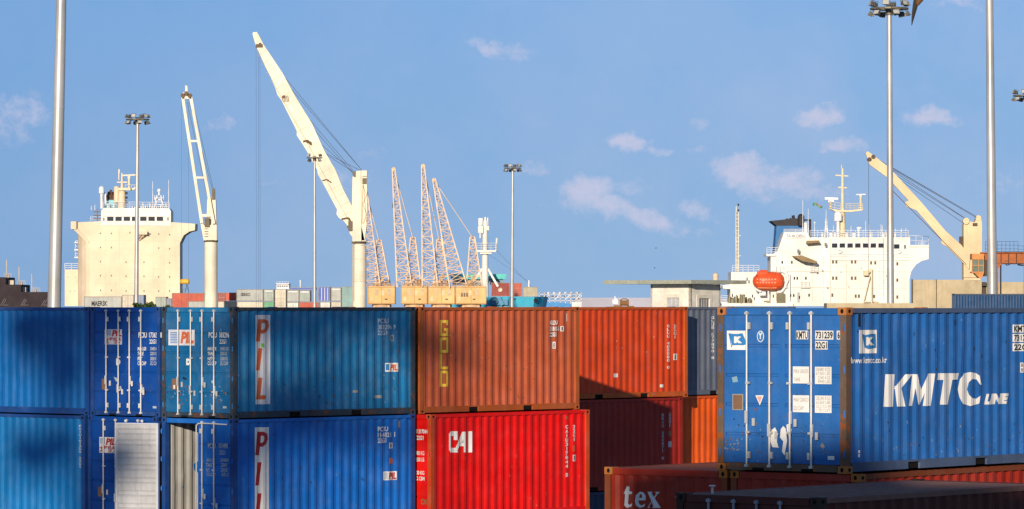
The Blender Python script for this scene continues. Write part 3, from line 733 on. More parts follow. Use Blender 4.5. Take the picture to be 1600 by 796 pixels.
scuffs(c_cai, 'side', 685, 660, 905, 790, 30, [flat('scuff_pink', (.75,.12,.08)), flat('scuff_deep_red', (.30,.01,.01))], 13, 1.1, 1, 2)
scuffs(c_or, 'side', 910, 490, 1068, 605, 26, [sc_r, sc_w, flat('scuff_deep_red', (.30,.01,.01))], 14, .8, 1, 1.5)
scuffs(c_a1, 'end', 180, 585, 250, 630, 24, [sc_g, sc_r, sc_b], 15, 1.2)
c_uk = Cont('brick red container directly under the KMTC LINE container, rust on its corner', 5.40, 64.6, KT, z2, br_p, frame=br_f, end='blind', cast=km_c)
tTH = R(90-38.2)
c_tx = Cont('brown-red container with the white letters tex on its corrugated end', 1.5+W*math.sin(tTH), 67.6-W*math.cos(tTH), tTH, z2, br_p, frame=br_f, end='blind', cast=km_c)
c_tx.decals('end', [('p',[(980,760),(984,761),(983.5,768),(988,769),(987.5,772.5),(983,772.5),(981.5,787),(984,789.5),(988,787),(987,792),(980,794),(975.5,790),(977,773),(974.5,771),(977,767)],white_letter,2),
    ('p',[(1000.5,768.5),(1006,770),(1009.5,776),(1009,782),(998,782.5),(999,788),(1003,790.5),(1008.5,787),(1007,792),(1000,794),(994.5,791),(992.5,784),(994,774)],white_letter,2),('p',[(999,778.5),(1004,778),(1003,772.5),(1000.5,773)],br_p,3),
    ('p',[(1012,769),(1020,769),(1018.5,771.5),(1033,794),(1019.5,794),(1021.5,791.5)],white_letter,2),('p',[(1024,769),(1031,769),(1030,771.5),(1028.5,771.5),(1014,792),(1017,794),(1012,794),(1026,771.5)],white_letter,2.4)])
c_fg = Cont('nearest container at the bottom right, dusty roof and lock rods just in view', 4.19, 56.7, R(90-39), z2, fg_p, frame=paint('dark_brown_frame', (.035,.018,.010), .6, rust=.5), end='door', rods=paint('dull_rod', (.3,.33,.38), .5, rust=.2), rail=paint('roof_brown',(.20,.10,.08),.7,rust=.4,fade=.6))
mb = MB(); mb.cyl((0,0,0),(0,0,.10),.018,n=8); mb.lathe([(.001,.125),(.045,.12),(.05,.105),(.03,.095),(.018,.09)],(0,0,0),n=10)
b = mb.build('roof_bolt', flat('bolt_white', (.6,.6,.6))); b.location = at(1113, 769.3, 58.4); b.location.z = 5.16; tag(b, 'small pale mushroom-headed bolt on the roof of the nearest container', 'bolt')

# bottom tier under the stacks (fewer parts, just below the frame)
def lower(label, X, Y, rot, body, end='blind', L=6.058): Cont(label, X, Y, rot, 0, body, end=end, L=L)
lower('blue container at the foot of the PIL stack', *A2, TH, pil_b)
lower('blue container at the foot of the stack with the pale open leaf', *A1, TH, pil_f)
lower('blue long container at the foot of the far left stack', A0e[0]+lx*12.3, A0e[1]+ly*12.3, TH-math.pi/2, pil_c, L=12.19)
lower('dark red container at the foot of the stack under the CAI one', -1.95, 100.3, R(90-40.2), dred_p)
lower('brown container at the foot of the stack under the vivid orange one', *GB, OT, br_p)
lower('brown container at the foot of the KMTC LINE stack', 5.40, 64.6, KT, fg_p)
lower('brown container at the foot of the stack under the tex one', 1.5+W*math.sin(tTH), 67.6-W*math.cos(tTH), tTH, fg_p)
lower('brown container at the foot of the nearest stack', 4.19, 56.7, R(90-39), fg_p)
# blue container further back on the right: two high cubes under an ordinary one
BT = R(-6); BX, BY = (1487-CX)/F*200, 200
for zz, hh, lb in ((0, 2.896, 'blue high container at the foot of the back right stack'), (2.896, 2.896, 'blue high container in the middle of the back right stack'), (5.792, 2.591, 'steel blue container at the back right, its corrugated top in front of the bright pole')):
    Cont(lb, BX, BY, BT, zz, paint('steel_blue_paint', (.012,.06,.16), .5, rust=.15, fade=.3), frame=paint('steel_blue_frame', (.035,.07,.13), .6, rust=.5), end='blind', H=hh, L=12.19)

# ------------------------------------------------------------------ floodlight masts
steel_m = paint('galvanised_mast', (.50,.50,.49), .38, rust=.0, fade=.35, metal=.35, streak=.35, scale=.3)
lamp_m = flat('lamp_housing', (.16,.15,.12), .5, metal=.3)
glass_m = flat('lamp_glass', (.5,.5,.45), .1)
_fl = None
def floodlight_mesh():
    mb = MB()
    # housing widening towards the glass (front = -y)
    a = [(-.26,-.16,-.2),(.26,-.16,-.2),(.26,-.16,.2),(-.26,-.16,.2)]; b = [(-.16,.14,-.12),(.16,.14,-.12),(.16,.14,.12),(-.16,.14,.12)]
    mb.add(a+b, [(4,5,6,7),(0,1,5,4),(1,2,6,5),(2,3,7,6),(3,0,4,7)], 0)
    mb.add([(x*.92,-.165,z*.9) for x,_,z in a], [(0,1,2,3)], 1)
    mb.bar((-.28,0,0),(-.28,0,.3),.03); mb.bar((.28,0,0),(.28,0,.3),.03); mb.bar((-.28,0,.3),(.28,0,.3),.03)
    mb.box(-.07,.14,-.07,.07,.26,.07)
    return mb
def mast(label, px, Y, ytop, r0, r1, top_px=None, heads=True, n=12, R_=1.35):
    base = at(px, HOR, Y); top = at(top_px if top_px is not None else px, ytop, Y)
    r = empty('floodlight_mast', (base.x+(base.x-top.x)*(CAMZ/(top.z-CAMZ)), Y, 0)); tag(r, label, 'light mast', 'floodlight masts over the port')
    t = Vector((top.x-r.location.x, 0, top.z))
    mb = MB(); mb.cyl((0,0,.6), t, r0, r1, n=20)
    for f in (.33, .66): 
        p = Vector((0,0,.6)).lerp(t, f); mb.cyl(p-Vector((0,0,.03)), p+Vector((0,0,.03)), (r0+(r1-r0)*f)+.012, n=20)
    mb.build('pole', steel_m, r)
    mb = MB(); mb.box(-.6,-.6,0,.6,.6,.6); mb.build('base', conc, r)
    if heads:
        mb = MB(); k = 20
        for i in range(k):
            a0, a1 = 2*math.pi*i/k, 2*math.pi*(i+1)/k
            for rr, dz in ((R_, 0), (R_*.72, .02)):
                mb.bar((rr*math.cos(a0), rr*math.sin(a0), dz), (rr*math.cos(a1), rr*math.sin(a1), dz), .12, .14)
        for i in range(6):
            a0 = math.pi*i/3; mb.bar((0,0,-.02), (R_*math.cos(a0), R_*math.sin(a0), 0), .07, .1)
        mb.cyl((0,0,-.5),(0,0,.25), r1+.1, n=12)
        ring = mb.build('lamp_ring', lamp_m, r, t)
        global _fl
        for i in range(n):
            a0 = 2*math.pi*(i+.5)/n; up = i % 2 == 0
            if _fl is None: f = _fl = floodlight_mesh().build('floodlight', [lamp_m, glass_m], r)
            else: f = share(_fl, 'floodlight', r)
            f.location = t+Vector((R_*math.cos(a0), R_*math.sin(a0), .36 if up else -.42))
            f.rotation_euler = (R(-35 if not up else -20), 0, a0+math.pi/2)
    return r
mast('thick leaning metal pole cut by the top edge, near the left edge', 85, 162, -140, .30, .18, top_px=99)
mast('thick straight metal pole cut by the top edge, at the far right', 1550.5, 217, -120, .30, .17, top_px=1545)
mast('tall floodlight mast in front of the white ship, lamp ring near the top edge', 1391.5, 325, 14, .30, .20, top_px=1389.5, R_=1.45)
mast('floodlight mast standing before the cream ship on the left', 213, 500, 187, .30, .19, top_px=215)
mast('thin floodlight mast before the big boom crane', 491.5, 637, 247, .30, .17, top_px=491.5, n=4, R_=1.15)
mast('floodlight mast beside the light blue ship bow, in the middle', 800, 684, 263, .30, .20, top_px=801)
mast('floodlight mast of which only the lamp ring reaches in at the right edge', 1603, 451, 150, .28, .18)

# ------------------------------------------------------------------ helpers for things far away
class Far:
    """pixel-sized drawing aid at one depth: x(px), z(py) in metres"""
    def __init__(s, Y): s.Y = Y; s.k = Y/F
    def x(s, px): return (px-CX)*s.k
    def z(s, py): return CAMZ+(HOR-py)*s.k
    def p(s, px, py, dy=0): return Vector((s.x(px), s.Y+dy, s.z(py)))
    def box(s, mb, x0, y0, x1, y1, d0, d1, mi=0): mb.box(s.x(x0), s.Y+d0, s.z(y1), s.x(x1), s.Y+d1, s.z(y0), mi)
cream = paint('cream_ship_paint', (.82,.67,.48), .55, rust=.0, fade=.2, streak=.18, scale=.12, bump=0)
white_s = paint('white_ship_paint', (.84,.82,.75), .5, rust=.0, fade=.1, streak=.22, scale=.15, bump=0)
white_s2 = flat('white_fitting', (.85,.85,.86), wear=.1)
crane_cream = paint('crane_cream_paint', (.80,.74,.58), .5, rust=.0, fade=.2, streak=.22, scale=.2, bump=0)
crane_buff = paint('crane_buff_paint', (.78,.60,.36), .5, rust=.0, fade=.2, streak=.2, scale=.2, bump=0)
win_m = flat('dark_window', (.03,.035,.045), .15)
black_m = flat('black_steel', (.02,.02,.025), .6)
lattice_m = paint('faded_yellow_lattice', (.72,.47,.27), .6, rust=.1, fade=.4, scale=.5, bump=0)
lattice_w = paint('faded_pale_lattice', (.76,.60,.46), .6, rust=.1, fade=.3, scale=.5, bump=0)
house_m = paint('crane_house_ochre', (.72,.47,.19), .6, rust=.05, fade=.5, scale=.4, bump=0)
rope_m = flat('wire_rope', (.08,.08,.10))
hull_dark = paint('hull_black', (.03,.03,.035), .5, rust=.2, scale=.1)

def world_build(mb, name, mats, parent): 
    """mesh coordinates are world ones; re-express them under the parent's place"""
    o = mb.build(name, mats, parent); inv = parent.matrix_world.inverted() if False else Matrix.Translation(-parent.location)
    o.data.transform(inv); return o
def rail(mb, pts, h, step, r=.05, rows=3):
    for a, b in zip(pts[:-1], pts[1:]):
        a = Vector(a); b = Vector(b); n = max(1, int((b-a).length/step))
        for i in range(n+1):
            p = a.lerp(b, i/n); mb.cyl(p, p+Vector((0,0,h)), r, n=4)
        for j in range(rows):
            dz = Vector((0,0,h*(j+1)/rows)); mb.cyl(a+dz, b+dz, r, n=4)
def windows(parent, f, lst, d, wm=win_m, w=2, h=3, frame=None, name='window'):
    """each window a part of its own: recess box set 5 cm proud of the wall"""
    for (px, py) in lst:
        mb = MB(); x, z = f.x(px), f.z(py); ww, hh = w*f.k/2, h*f.k/2
        mb.box(x-ww, f.Y+d-.06, z-hh, x+ww, f.Y+d+.1, z+hh)
        if frame: 
            e = .12
            mb.box(x-ww-e, f.Y+d-.09, z+hh, x+ww+e, f.Y+d+.1, z+hh+e, 1); mb.box(x-ww-e, f.Y+d-.09, z-hh-e, x+ww+e, f.Y+d+.1, z-hh, 1)
            mb.box(x-ww-e, f.Y+d-.09, z-hh, x-ww, f.Y+d+.1, z+hh, 1); mb.box(x+ww, f.Y+d-.09, z-hh, x+ww+e, f.Y+d+.1, z+hh, 1)
        world_build(mb, name, [wm, frame or wm], parent)

# ------------------------------------------------------------------ cream container ship on the left
f = Far(1083)
S = empty('container_ship', (f.x(200), f.Y, -2.5)); tag(S, 'cream container ship with a tall blank accommodation block, on the left', 'ship')
mb = MB(); x0, x1 = f.x(96), f.x(284)
mb.prism_z([(x0, 1040), (x1, 1040), (x1, 1180), ((x0+x1)/2+8, 1200), ((x0+x1)/2-8, 1200), (x0, 1180)], -2.5, 6.5); world_build(mb, 'hull', hull_dark, S)
mb = MB()
poly = [(140,478.5),(140,392),(137,378),(128,366),(112,358.5),(111,348),(160,346),(262,347),(305,350),(304.5,360),(296,362),(287,368),(281,380),(281,478.5)]
mb.prism([(f.x(a), f.z(b)) for a, b in poly], f.Y, f.Y+9)
# rounded left flank and lower wing of the block
fl = [(140,f.Y),(134,f.Y+.6),(127,f.Y+2.2),(120,f.Y+4.5),(117,f.Y+7.5),(117,f.Y+16),(140,f.Y+16)]
mb.prism_z([(f.x(a), b) for a, b in fl], f.z(478.5), f.z(361))
mb.box(f.x(96), f.Y+8, f.z(478.5), f.x(118), f.Y+22, f.z(421))
mb.box(f.x(111.5), f.Y-1.2, f.z(358.5), f.x(120), f.Y+10, f.z(346.5)) 
world_build(mb, 'accommodation_block', cream, S)
mb = MB(); mb.prism([(f.x(a), f.z(b)) for a, b in [(158,352),(158,330),(162,325),(264,326),(267,330),(267,353)]], f.Y-.15, f.Y+8)
mb.box(f.x(160), f.Y-.35, f.z(338.2), f.x(266), f.Y-.1, f.z(337.2))
world_build(mb, 'bridge', white_s, S)
windows(S, f, [(172.5+i*12.9, 342.3) for i in range(7)], -.15, w=10, h=6.6, frame=white_s2)
windows(S, f, [(262.5, 342.3), (162, 343)], -.15, w=3, h=5, wm=flat('pale_window', (.3,.3,.3), .2))
por = [(157,365),(174,365),(203,364),(235,366),(248,366),(265,367),(157,387),(174,387),(248,388),(265,389),(157,409),(197,410),(225,410),(265,411),(157,431),(174,431),(197,432),(225,432),(248,433),(265,433),(157,454),(174,454),(197,455),(225,455),(248,455),(265,455)]
windows(S, f, por, 0, w=1.7, h=2.6, wm=flat('porthole_grey', (.12,.10,.09), .3))
windows(S, f, [(101,433),(113,433),(105,455),(112,455)], 8, w=1.5, h=2.2, wm=flat('porthole_pale', (.35,.3,.25), .3))
mb = MB(); pts = lambda l, d=0: [f.p(a, b, d) for a, b in l]
rail(mb, pts([(160,325),(264,326)], 1), 1.6, 1.6, .07); rail(mb, pts([(96,421),(117,421)], 8.2), 1.6, 1.2, .08)
rail(mb, pts([(120,388),(112,388)], 9), 2, 1.5, .08); rail(mb, pts([(120,404),(112,404)], 9), 2, 1.5, .08); mb.box(f.x(111), f.Y+8, f.z(379.5), f.x(118), f.Y+11, f.z(378)); mb.box(f.x(111), f.Y+8, f.z(403), f.x(118), f.Y+11, f.z(401.5)); mb.box(f.x(111), f.Y+8, f.z(391), f.x(118), f.Y+11, f.z(389))
rail(mb, pts([(140,346),(158,346)], 2), 1.2, 1.5, .06)
world_build(mb, 'railing', white_s2, S)
mb = MB()     # funnel behind the bridge
f.box(mb, 160, 312, 192, 326, 5, 10, 0); f.box(mb, 162, 304, 190, 312, 5.5, 9.5, 1)
for a in (166, 174, 182): mb.cyl(f.p(a, 304, 7), f.p(a+1, 299, 7), .45, n=8, mi=1)
mb.tube([f.p(171, 304, 6), f.p(171, 299, 6), f.p(168, 297.5, 6)], .4, n=8, mi=1)
world_build(mb, 'funnel', [flat('light_blue_paint', (.22,.55,.66)), paint('soot_brown', (.10,.05,.035), .7, rust=.3, scale=.5)], S)
mb = MB()     # main mast with radar scanners
mb.cyl(f.p(188.5, 326, 3), f.p(189, 296, 3), 1.15, .9, n=12); mb.cyl(f.p(180, 316, 4), f.p(180, 291, 4), .75, n=10)
f.box(mb, 184, 293.5, 203, 297.5, 1.5, 4.5); mb.bar(f.p(203, 296, 3), f.p(212, 293, 3), .5)
mb.cyl(f.p(189, 294, 3), f.p(189, 270, 3), .4, .2, n=8); mb.cyl(f.p(185, 270, 3), f.p(185, 264, 3), .12, n=5); mb.bar(f.p(184, 281, 3), f.p(184, 264, 3), .25)
mb.bar(f.p(188, 274, 3), f.p(211, 273, 3), .35); mb.cyl(f.p(200, 293, 3), f.p(200, 275, 3), .32, n=8); f.box(mb, 198, 275, 202, 279, 2.6, 3.4); mb.bar(f.p(181, 284.5, 3), f.p(197, 284.5, 3), .3)
for a in (194, 199, 204, 209): mb.cyl(f.p(a, 293.5, 3), f.p(a, 289, 3), .07, n=4)
mb.bar(f.p(194, 289, 2), f.p(211, 289, 2), .1)
for b in (300, 307, 314): f.box(mb, 194.5, b, 198, b+3.5, 2, 2.6, 1)
world_build(mb, 'radar_mast', [cream, black_m], S)
mb = MB(); mb.cyl(f.p(157.5, 326, 2), f.p(157.5, 302, 2), .35, n=8); mb.cyl(f.p(157.5, 302, 2), f.p(157.5, 295, 2), .72, n=12); mb.sphere(f.p(157.5, 295, 2), .72)
mb.tube([f.p(163, 320, 3), f.p(163, 303, 3), f.p(160, 300, 3)], .25); world_build(mb, 'satellite_dome', white_s2, S)
mb = MB(); 
for a, b in ((240, 244), (254, 250)): mb.cyl(f.p(a, 326, 2), f.p(b, 305, 2), .16, n=6); mb.cyl(f.p(a, 326, 5), f.p(b, 305, 4), .16, n=6)
for b in (320, 314, 309): mb.bar(f.p(241, b, 2), f.p(253, b, 2), .12)
mb.bar(f.p(240, 311, 3), f.p(254, 311, 3), .3); mb.bar(f.p(240, 311, 3), f.p(240, 305, 3), .12); mb.bar(f.p(254, 311, 3), f.p(254, 305, 3), .12)
mb.cyl(f.p(247, 305, 3), f.p(247, 299, 3), .3, .2, n=6); mb.sphere(f.p(247, 297.5, 3), .5)
for a, b in ((237.5, 283), (262.5, 281), (229.5, 319), (147, 320), (141.5, 322)): mb.cyl(f.p(a, 328, 2), f.p(a, b, 2), .10, .07, n=5)
world_build(mb, 'antenna_mast', white_s2, S)
mb = MB()
for a in (164, 186, 211, 239, 256): f.box(mb, a, 362, a+.5, 478, -.06, 0)
for b in (376, 398, 420, 443, 466): f.box(mb, 141, b, 280.5, b+.4, -.05, 0)
world_build(mb, 'plating_seams', paint('seam_cream', (.72,.61,.42), .6, rust=0, bump=0, scale=.2), S)
mb = MB(); rr = random.Random(9)
for i in range(16): a = 205+i*3.4; f.box(mb, a, 326-rr.uniform(2,6), a+rr.uniform(.8,2.4), 326, 2, 5)
for a in (167, 176, 222, 233, 258): mb.cyl(f.p(a, 326, 3), f.p(a, 319, 3), .22, n=6); mb.sphere(f.p(a, 319, 3), .3)
world_build(mb, 'deck_fittings', white_s2, S)
mb = MB(); f.box(mb, 212, 362, 231, 367, -2.2, 0); mb.bar(f.p(214, 376, 0), f.p(221, 367, -1.8), .3); mb.bar(f.p(226, 367, -1.8), f.p(217, 377, 0), .3); world_build(mb, 'crew_platform', cream, S)
mb = MB()
for b in (330, 335.5, 341): f.box(mb, 145, b, 157, b+1.2, 1, 5)
f.box(mb, 150.5, 326, 151.5, 345, 1.2, 1.6)
world_build(mb, 'side_stair', paint('stair_brown', (.25,.18,.12), .7, scale=.5), S)  # stair treads and post in plain brown
mb = MB(); mb.bar(f.p(112, 352.5, -.7), f.p(139, 379, 0), .5, .8); world_build(mb, 'wing_bracket', cream, S)

# ------------------------------------------------------------------ white ship on the right
f = Far(812)
S = empty('cargo_ship', (f.x(1310), f.Y, -2.5)); tag(S, 'white cargo ship with blue funnel and wide bridge wing, on the right', 'ship')
mb = MB(); mb.box(f.x(1128), 806, -2.5, f.x(1416), 960, 7.2); world_build(mb, 'hull', hull_dark, S)
mb = MB()
mb.prism([(f.x(a), f.z(b)) for a, b in [(1298,478.5),(1298,371),(1422,371),(1422,383),(1451,385),(1451,405),(1440,408),(1431,414),(1424,424),(1421,436),(1421,478.5)]], f.Y, f.Y+9)
mb.prism([(f.x(a), f.z(b)) for a, b in [(1205,478.5),(1205,400),(1216,392),(1226,363),(1262,363),(1266,371),(1299,371),(1299,478.5)]], f.Y+1.5, f.Y+12)
mb.prism([(f.x(a), f.z(b)) for a, b in [(1128,478.5),(1128,472.5),(1143,472),(1143,452),(1131,451),(1131,446),(1144,444),(1144,425),(1206,425),(1206,478.5)]], f.Y+4, f.Y+16)
f.box(mb, 1198, 397, 1212, 400.5, 1, 10); f.box(mb, 1298, 405.5, 1421, 407, -.25, 0); f.box(mb, 1421, 383.2, 1451, 386, -.4, 0)
f.box(mb, 1128, 474, 1240, 478.5, .5, 6)
world_build(mb, 'deckhouse', white_s, S)
windows(S, f, [(1304+i*12.1, 384) for i in range(7)]+[(1401, 385.5)], 0, w=8.5, h=6.8, frame=white_s2)
windows(S, f, [(1290, 382.5), (1414, 386), (1247.5, 393)], 0 , w=3.5, h=6, wm=flat('pale_pane', (.22,.22,.24), .2))
windows(S, f, [(x, y) for x in (1301.5, 1306.8, 1331, 1336.5) for y in (409.5, 435)]+[(1361,411),(1367.5,411),(1361.5,436),(1402,412.5),(1402,438),(1402,464.5),(1300.5,461.5),(1337,463),(1342,463),(1366,463.5)], 0, w=3, h=5.2, wm=flat('brown_window', (.16,.12,.07), .2))
windows(S, f, [(1223,410),(1238,410),(1242,435),(1246.5,435),(1260,435),(1236,462),(1241,462),(1265,461.5)], 1.5, w=2.4, h=4.6)
windows(S, f, [(1168,436.5),(1145,462),(1164,463),(1176.5,463),(1209,463),(1250,465)], 1.5, w=1.8, h=5)
windows(S, f, [(1248.5, 465)], 1.5, w=4, h=16, wm=flat('door_grey', (.42,.42,.40)), name='door')
mb = MB(); P = f.p
rail(mb, [P(1226,363,2), P(1262,363,2)], .6, .9, .05); rail(mb, [P(1266,371,.5), P(1420,371,.5)], 1.35, 1.4, .055); rail(mb, [P(1422,383,.5), P(1451,385,.5)], 1.9, 1.1, .055, 2)
rail(mb, [P(1146,425,4.5), P(1188,425,4.5)], 1.3, .9, .055); rail(mb, [P(1199,397,1.5), P(1226,397,1.5)], 1.25, .8, .055); rail(mb, [P(1128,450,4.5), P(1152,450,4.5)], 1.3, .9, .055); rail(mb, [P(1128,472,4.5), P(1142,472,4.5)], 1.2, .9, .055)
for i in range(22): mb.cyl(P(1298+i*5.8, 405.5, -.2), P(1298+i*5.8, 397, -.2), .035, n=4)
mb.cyl(P(1298,397,-.2), P(1421,398,-.2), .04, n=4); mb.cyl(P(1298,401,-.2), P(1421,402,-.2), .03, n=4)
world_build(mb, 'railing', white_s2, S)
mb = MB()     # funnel
g = Far(825); G = g.p
mb.prism([(g.x(a), g.z(b)) for a, b in [(1210,400),(1213.5,352.5),(1256,351),(1256,400)]], 825, 832, 0)
mb.prism([(g.x(a), g.z(b)) for a, b in [(1213.3,352.7),(1204,345.5),(1228,343),(1250,341),(1250,352.7)]], 824.8, 832.2, 1)
mb.cyl(G(1251, 353, -1), G(1251, 340, -1), .68, n=12, mi=1); mb.sphere(G(1251, 340, -1), .70, mi=1)
for a, b in ((1240,336.5), (1235,341), (1229,342)): mb.cyl(G(a+2, 345, 2), G(a, b, 2), .3, n=8, mi=1)
g.box(mb, 1257, 343, 1267, 345, -1, 2, 1); g.box(mb, 1264, 344, 1267, 371, -1, -.4, 1)
mb.tube([G(1226,380,-.3), G(1222,375,-.3), G(1221,368,-.3), G(1224,363,-.3)], .09, mi=2)
mb.lathe([(.35,0),(.38,.1)], G(1235,360,-.3), (0,1,0), mi=2); mb.lathe([(.35,0),(.38,.1)], G(1245,360,-.3), (0,1,0), mi=2)
world_build(mb, 'funnel', [paint('funnel_blue', (.03,.17,.42), .5, rust=.05, scale=.2, bump=0), flat('funnel_black', (.035,.03,.035)), white_s2], S)
# name board
mb = MB(); f.box(mb, 1229, 365, 1259, 372, 1.2, 1.5); nb = world_build(mb, 'name_board', white_s2, S)
vs, fs = text_tris('TAI AN CHENG', .01, 0); mb = MB()
mb.add([(f.x(1230+x*28), f.Y+1.15, f.z(371-y*4.6)) for x, y in vs], fs); world_build(mb, 'lettering', flat('board_grey', (.12,.12,.13)), S)
mb = MB()     # main mast
buff = flat('mast_buff', (.78,.66,.42))
mb.cyl(P(1318,371,4), P(1318,330,4), .85, .6, n=12); mb.cyl(P(1319,330,4), P(1319,262,4), .35, .25, n=10); mb.cyl(P(1317.5,262,4), P(1317.5,256.5,4), .12, n=6)
mb.prism([(f.x(a), f.z(b)) for a, b in [(1299,326),(1308,331),(1330,331),(1348,329),(1351,326),(1332,328),(1314,328)]], f.Y+3, f.Y+5)
mb.bar(P(1308,273,4), P(1328,274.5,4), .22); mb.bar(P(1312,292,4), P(1326,293,4), .25)
rail(mb, [P(1298,327,3.2), P(1315,330,3.2)], 1.6, .8, .05); rail(mb, [P(1324,328,3.2), P(1350,328,3.2)], 1.3, .8, .05)
mb.cyl(P(1347.5,328,4), P(1347.5,305,4), .28, n=8); mb.cyl(P(1300,327,4), P(1300,312,4), .3, n=8)
world_build(mb, 'main_mast', [buff], S)
mb = MB(); mb.bar(P(1291,309.5,4), P(1312,310,4), .32, .45); f.box(mb, 1296, 310, 1305, 316, 3.4, 4.6); mb.bar(P(1340,303.5,4), P(1355,303,4), .2); mb.cyl(P(1347.5,306,4), P(1347.5,303.5,4), .35, n=8)
world_build(mb, 'radar_scanner', white_s2, S)
mb = MB(); mb.cyl(P(1311,345,2.5), P(1311,336,2.5), .82, n=12); mb.sphere(P(1311,336.5,2.5), .82); mb.cyl(P(1311,371,2.5), P(1311,345,2.5), .35, n=8); world_build(mb, 'satellite_dome', white_s2, S)
mb = MB()
for a, b in ((1255.5,313),(1264,326),(1274,349),(1292,328),(1303.5,352),(1331,353),(1354,345),(1343,354),(1359,351),(1378,350),(1380,352),(1401,357),(1394,359),(1410,357),(1417,356)): mb.cyl(P(a, 371, 2), P(a, b, 2), .09, .05, n=5)
for a, b in ((1290,371),(1295,371)): mb.cyl(P(a, b, 2.5), P(1292.5, 340, 2.5), .14, n=5)
for b in (362, 354, 347): mb.bar(P(1290.5,b,2.5), P(1294.5,b,2.5), .15)
mb.sphere(P(1274,348,2), .2); mb.cyl(P(1260,371,2.2), P(1260,352,2.2), .3, n=8); mb.sphere(P(1260,350,2.2), .35); mb.cyl(P(1343,371,2), P(1343,355,2), .25, n=8); mb.bar(P(1340,356,2), P(1347,356,2), .25)
world_build(mb, 'antenna', white_s2, S)
mb = MB()
for a in (1153.3, 1157.5): mb.cyl(P(a, 427, 8), P(a, 330, 8), .12, .09, n=6)
mb.cyl(P(1155,425,8.4), P(1154,321,8.4), .22, .12, n=6)
for b in range(335, 425, 6): mb.bar(P(1153.3,b,8), P(1157.5,b,8), .1)
for b in (368, 400): mb.bar(P(1156,b,8), P(1161,b-1,8), .12)
f.box(mb, 1156, 317, 1158.5, 320.5, 7.8, 8.2, 1); f.box(mb, 1156, 326, 1158.5, 329, 7.8, 8.2, 1)
world_build(mb, 'stern_mast', [flat('pale_mast', (.80,.76,.64)), black_m], S)
mb = MB(); mb.prism([(f.x(a), f.z(b)) for a, b in [(1238,400.5),(1252,399.5),(1276,409),(1274,412),(1254,409)]], f.Y-2.0, f.Y+1.5)
mb.prism([(f.x(a), f.z(b)) for a, b in [(1261,376.5),(1279,376),(1281,379.5),(1260,381)]], f.Y-1.0, f.Y+1.5)
world_build(mb, 'wing_canopy', paint('canopy_brown', (.30,.21,.10), .7, scale=.5), S)
mb = MB(); f.box(mb, 1349, 423, 1356, 431, -1.6, 0); mb.bar(P(1361,420,-1.2), P(1361,475,-1.2), .3); mb.bar(P(1353,428,-1), P(1361,421,-1), .5); mb.bar(P(1348,475,-1), P(1359,430,-1), .18); mb.bar(P(1349,472,-1),P(1359,472,-1),.2)
world_build(mb, 'provision_crane', buff, S)
mb = MB()     # lifeboat davits and deck clutter
mb.tube([P(1221,423,1), P(1229,427,1), P(1232,436,1), P(1226,450,1), P(1222,456,1), P(1215,457,1)], .3); mb.tube([P(1182,425,1), P(1180,432,1), P(1181,452,1), P(1190,456,1)], .28)
mb.bar(P(1220,418,1), P(1232,432,1), .15); mb.bar(P(1234,428,.5), P(1234,470,.5), .14); mb.bar(P(1201,455,1), P(1201,474,1.5), .3); f.box(mb, 1187, 455, 1197, 462, 1.4, 2.4)
world_build(mb, 'boat_davit', white_s2, S)
mb = MB(); rr = random.Random(3)
for i in range(26):
    a = rr.uniform(1137, 1172); b = rr.uniform(464, 474); w_ = rr.uniform(.8, 2.6); f.box(mb, a, b-rr.uniform(1,6), a+w_, 474, rr.uniform(0, 3), 4)
for i in range(8): a = 1214+i*1.8; f.box(mb, a, 456+rr.uniform(0,6), a+1, 474, 1, 1.6)
f.box(mb, 1194, 470, 1202, 473, .8, 1.6)
world_build(mb, 'deck_machinery', flat('machinery_olive', (.30,.27,.17)), S)
mb = MB()
for b in (424.5, 450.5): f.box(mb, 1299, b, 1420, b+.5, -.06, 0)
for a in (1322, 1374, 1393, 1412): f.box(mb, a, 408, a+.7, 476, -.1, 0)
for a, b in ((1283,420),(1313,424),(1325,447),(1384,430),(1390,452),(1345,418),(1291,447),(1275,424)): f.box(mb, a, b, a+1.6, b+2, -.35, 0)
for a in (1213, 1231, 1252, 1270, 1287): f.box(mb, a, 402, a+.6, 470, 1.35, 1.5)
f.box(mb, 1206, 424, 1298, 424.6, 1.3, 1.5); f.box(mb, 1206, 449, 1298, 449.6, 1.3, 1.5)
world_build(mb, 'plating_seams', flat('seam_beige', (.66,.62,.52)), S)
mb = MB()
for a, b in ((1213,425),(1217,449),(1253,449),(1267,425)):
    rail(mb, [P(a, b, .8), P(a+12, b, .8)], 1.1, .7, .045); f.box(mb, a-1, b, a+13, b+.8, .6, 1.5)
for i in range(7): a = 1284+i*19; f.box(mb, a, 364, a+3+i % 3, 371, 1.5, 3)
for a in (1300, 1336, 1362, 1386): mb.cyl(P(a, 371, 3), P(a, 366, 3), .35, n=8); mb.sphere(P(a, 366, 3), .42)
for i in range(5): mb.cyl(P(1436+i*2.5, 383, 1), P(1436+i*2.5, 378, 1), .05, n=4)
for a in (1312.5, 1405): mb.lathe([(.25,-.06),(.42,-.06),(.42,.06),(.25,.06),(.25,-.06)], P(a, 393, -.35), (0,1,0), n=12)
world_build(mb, 'deck_fittings', white_s2, S)
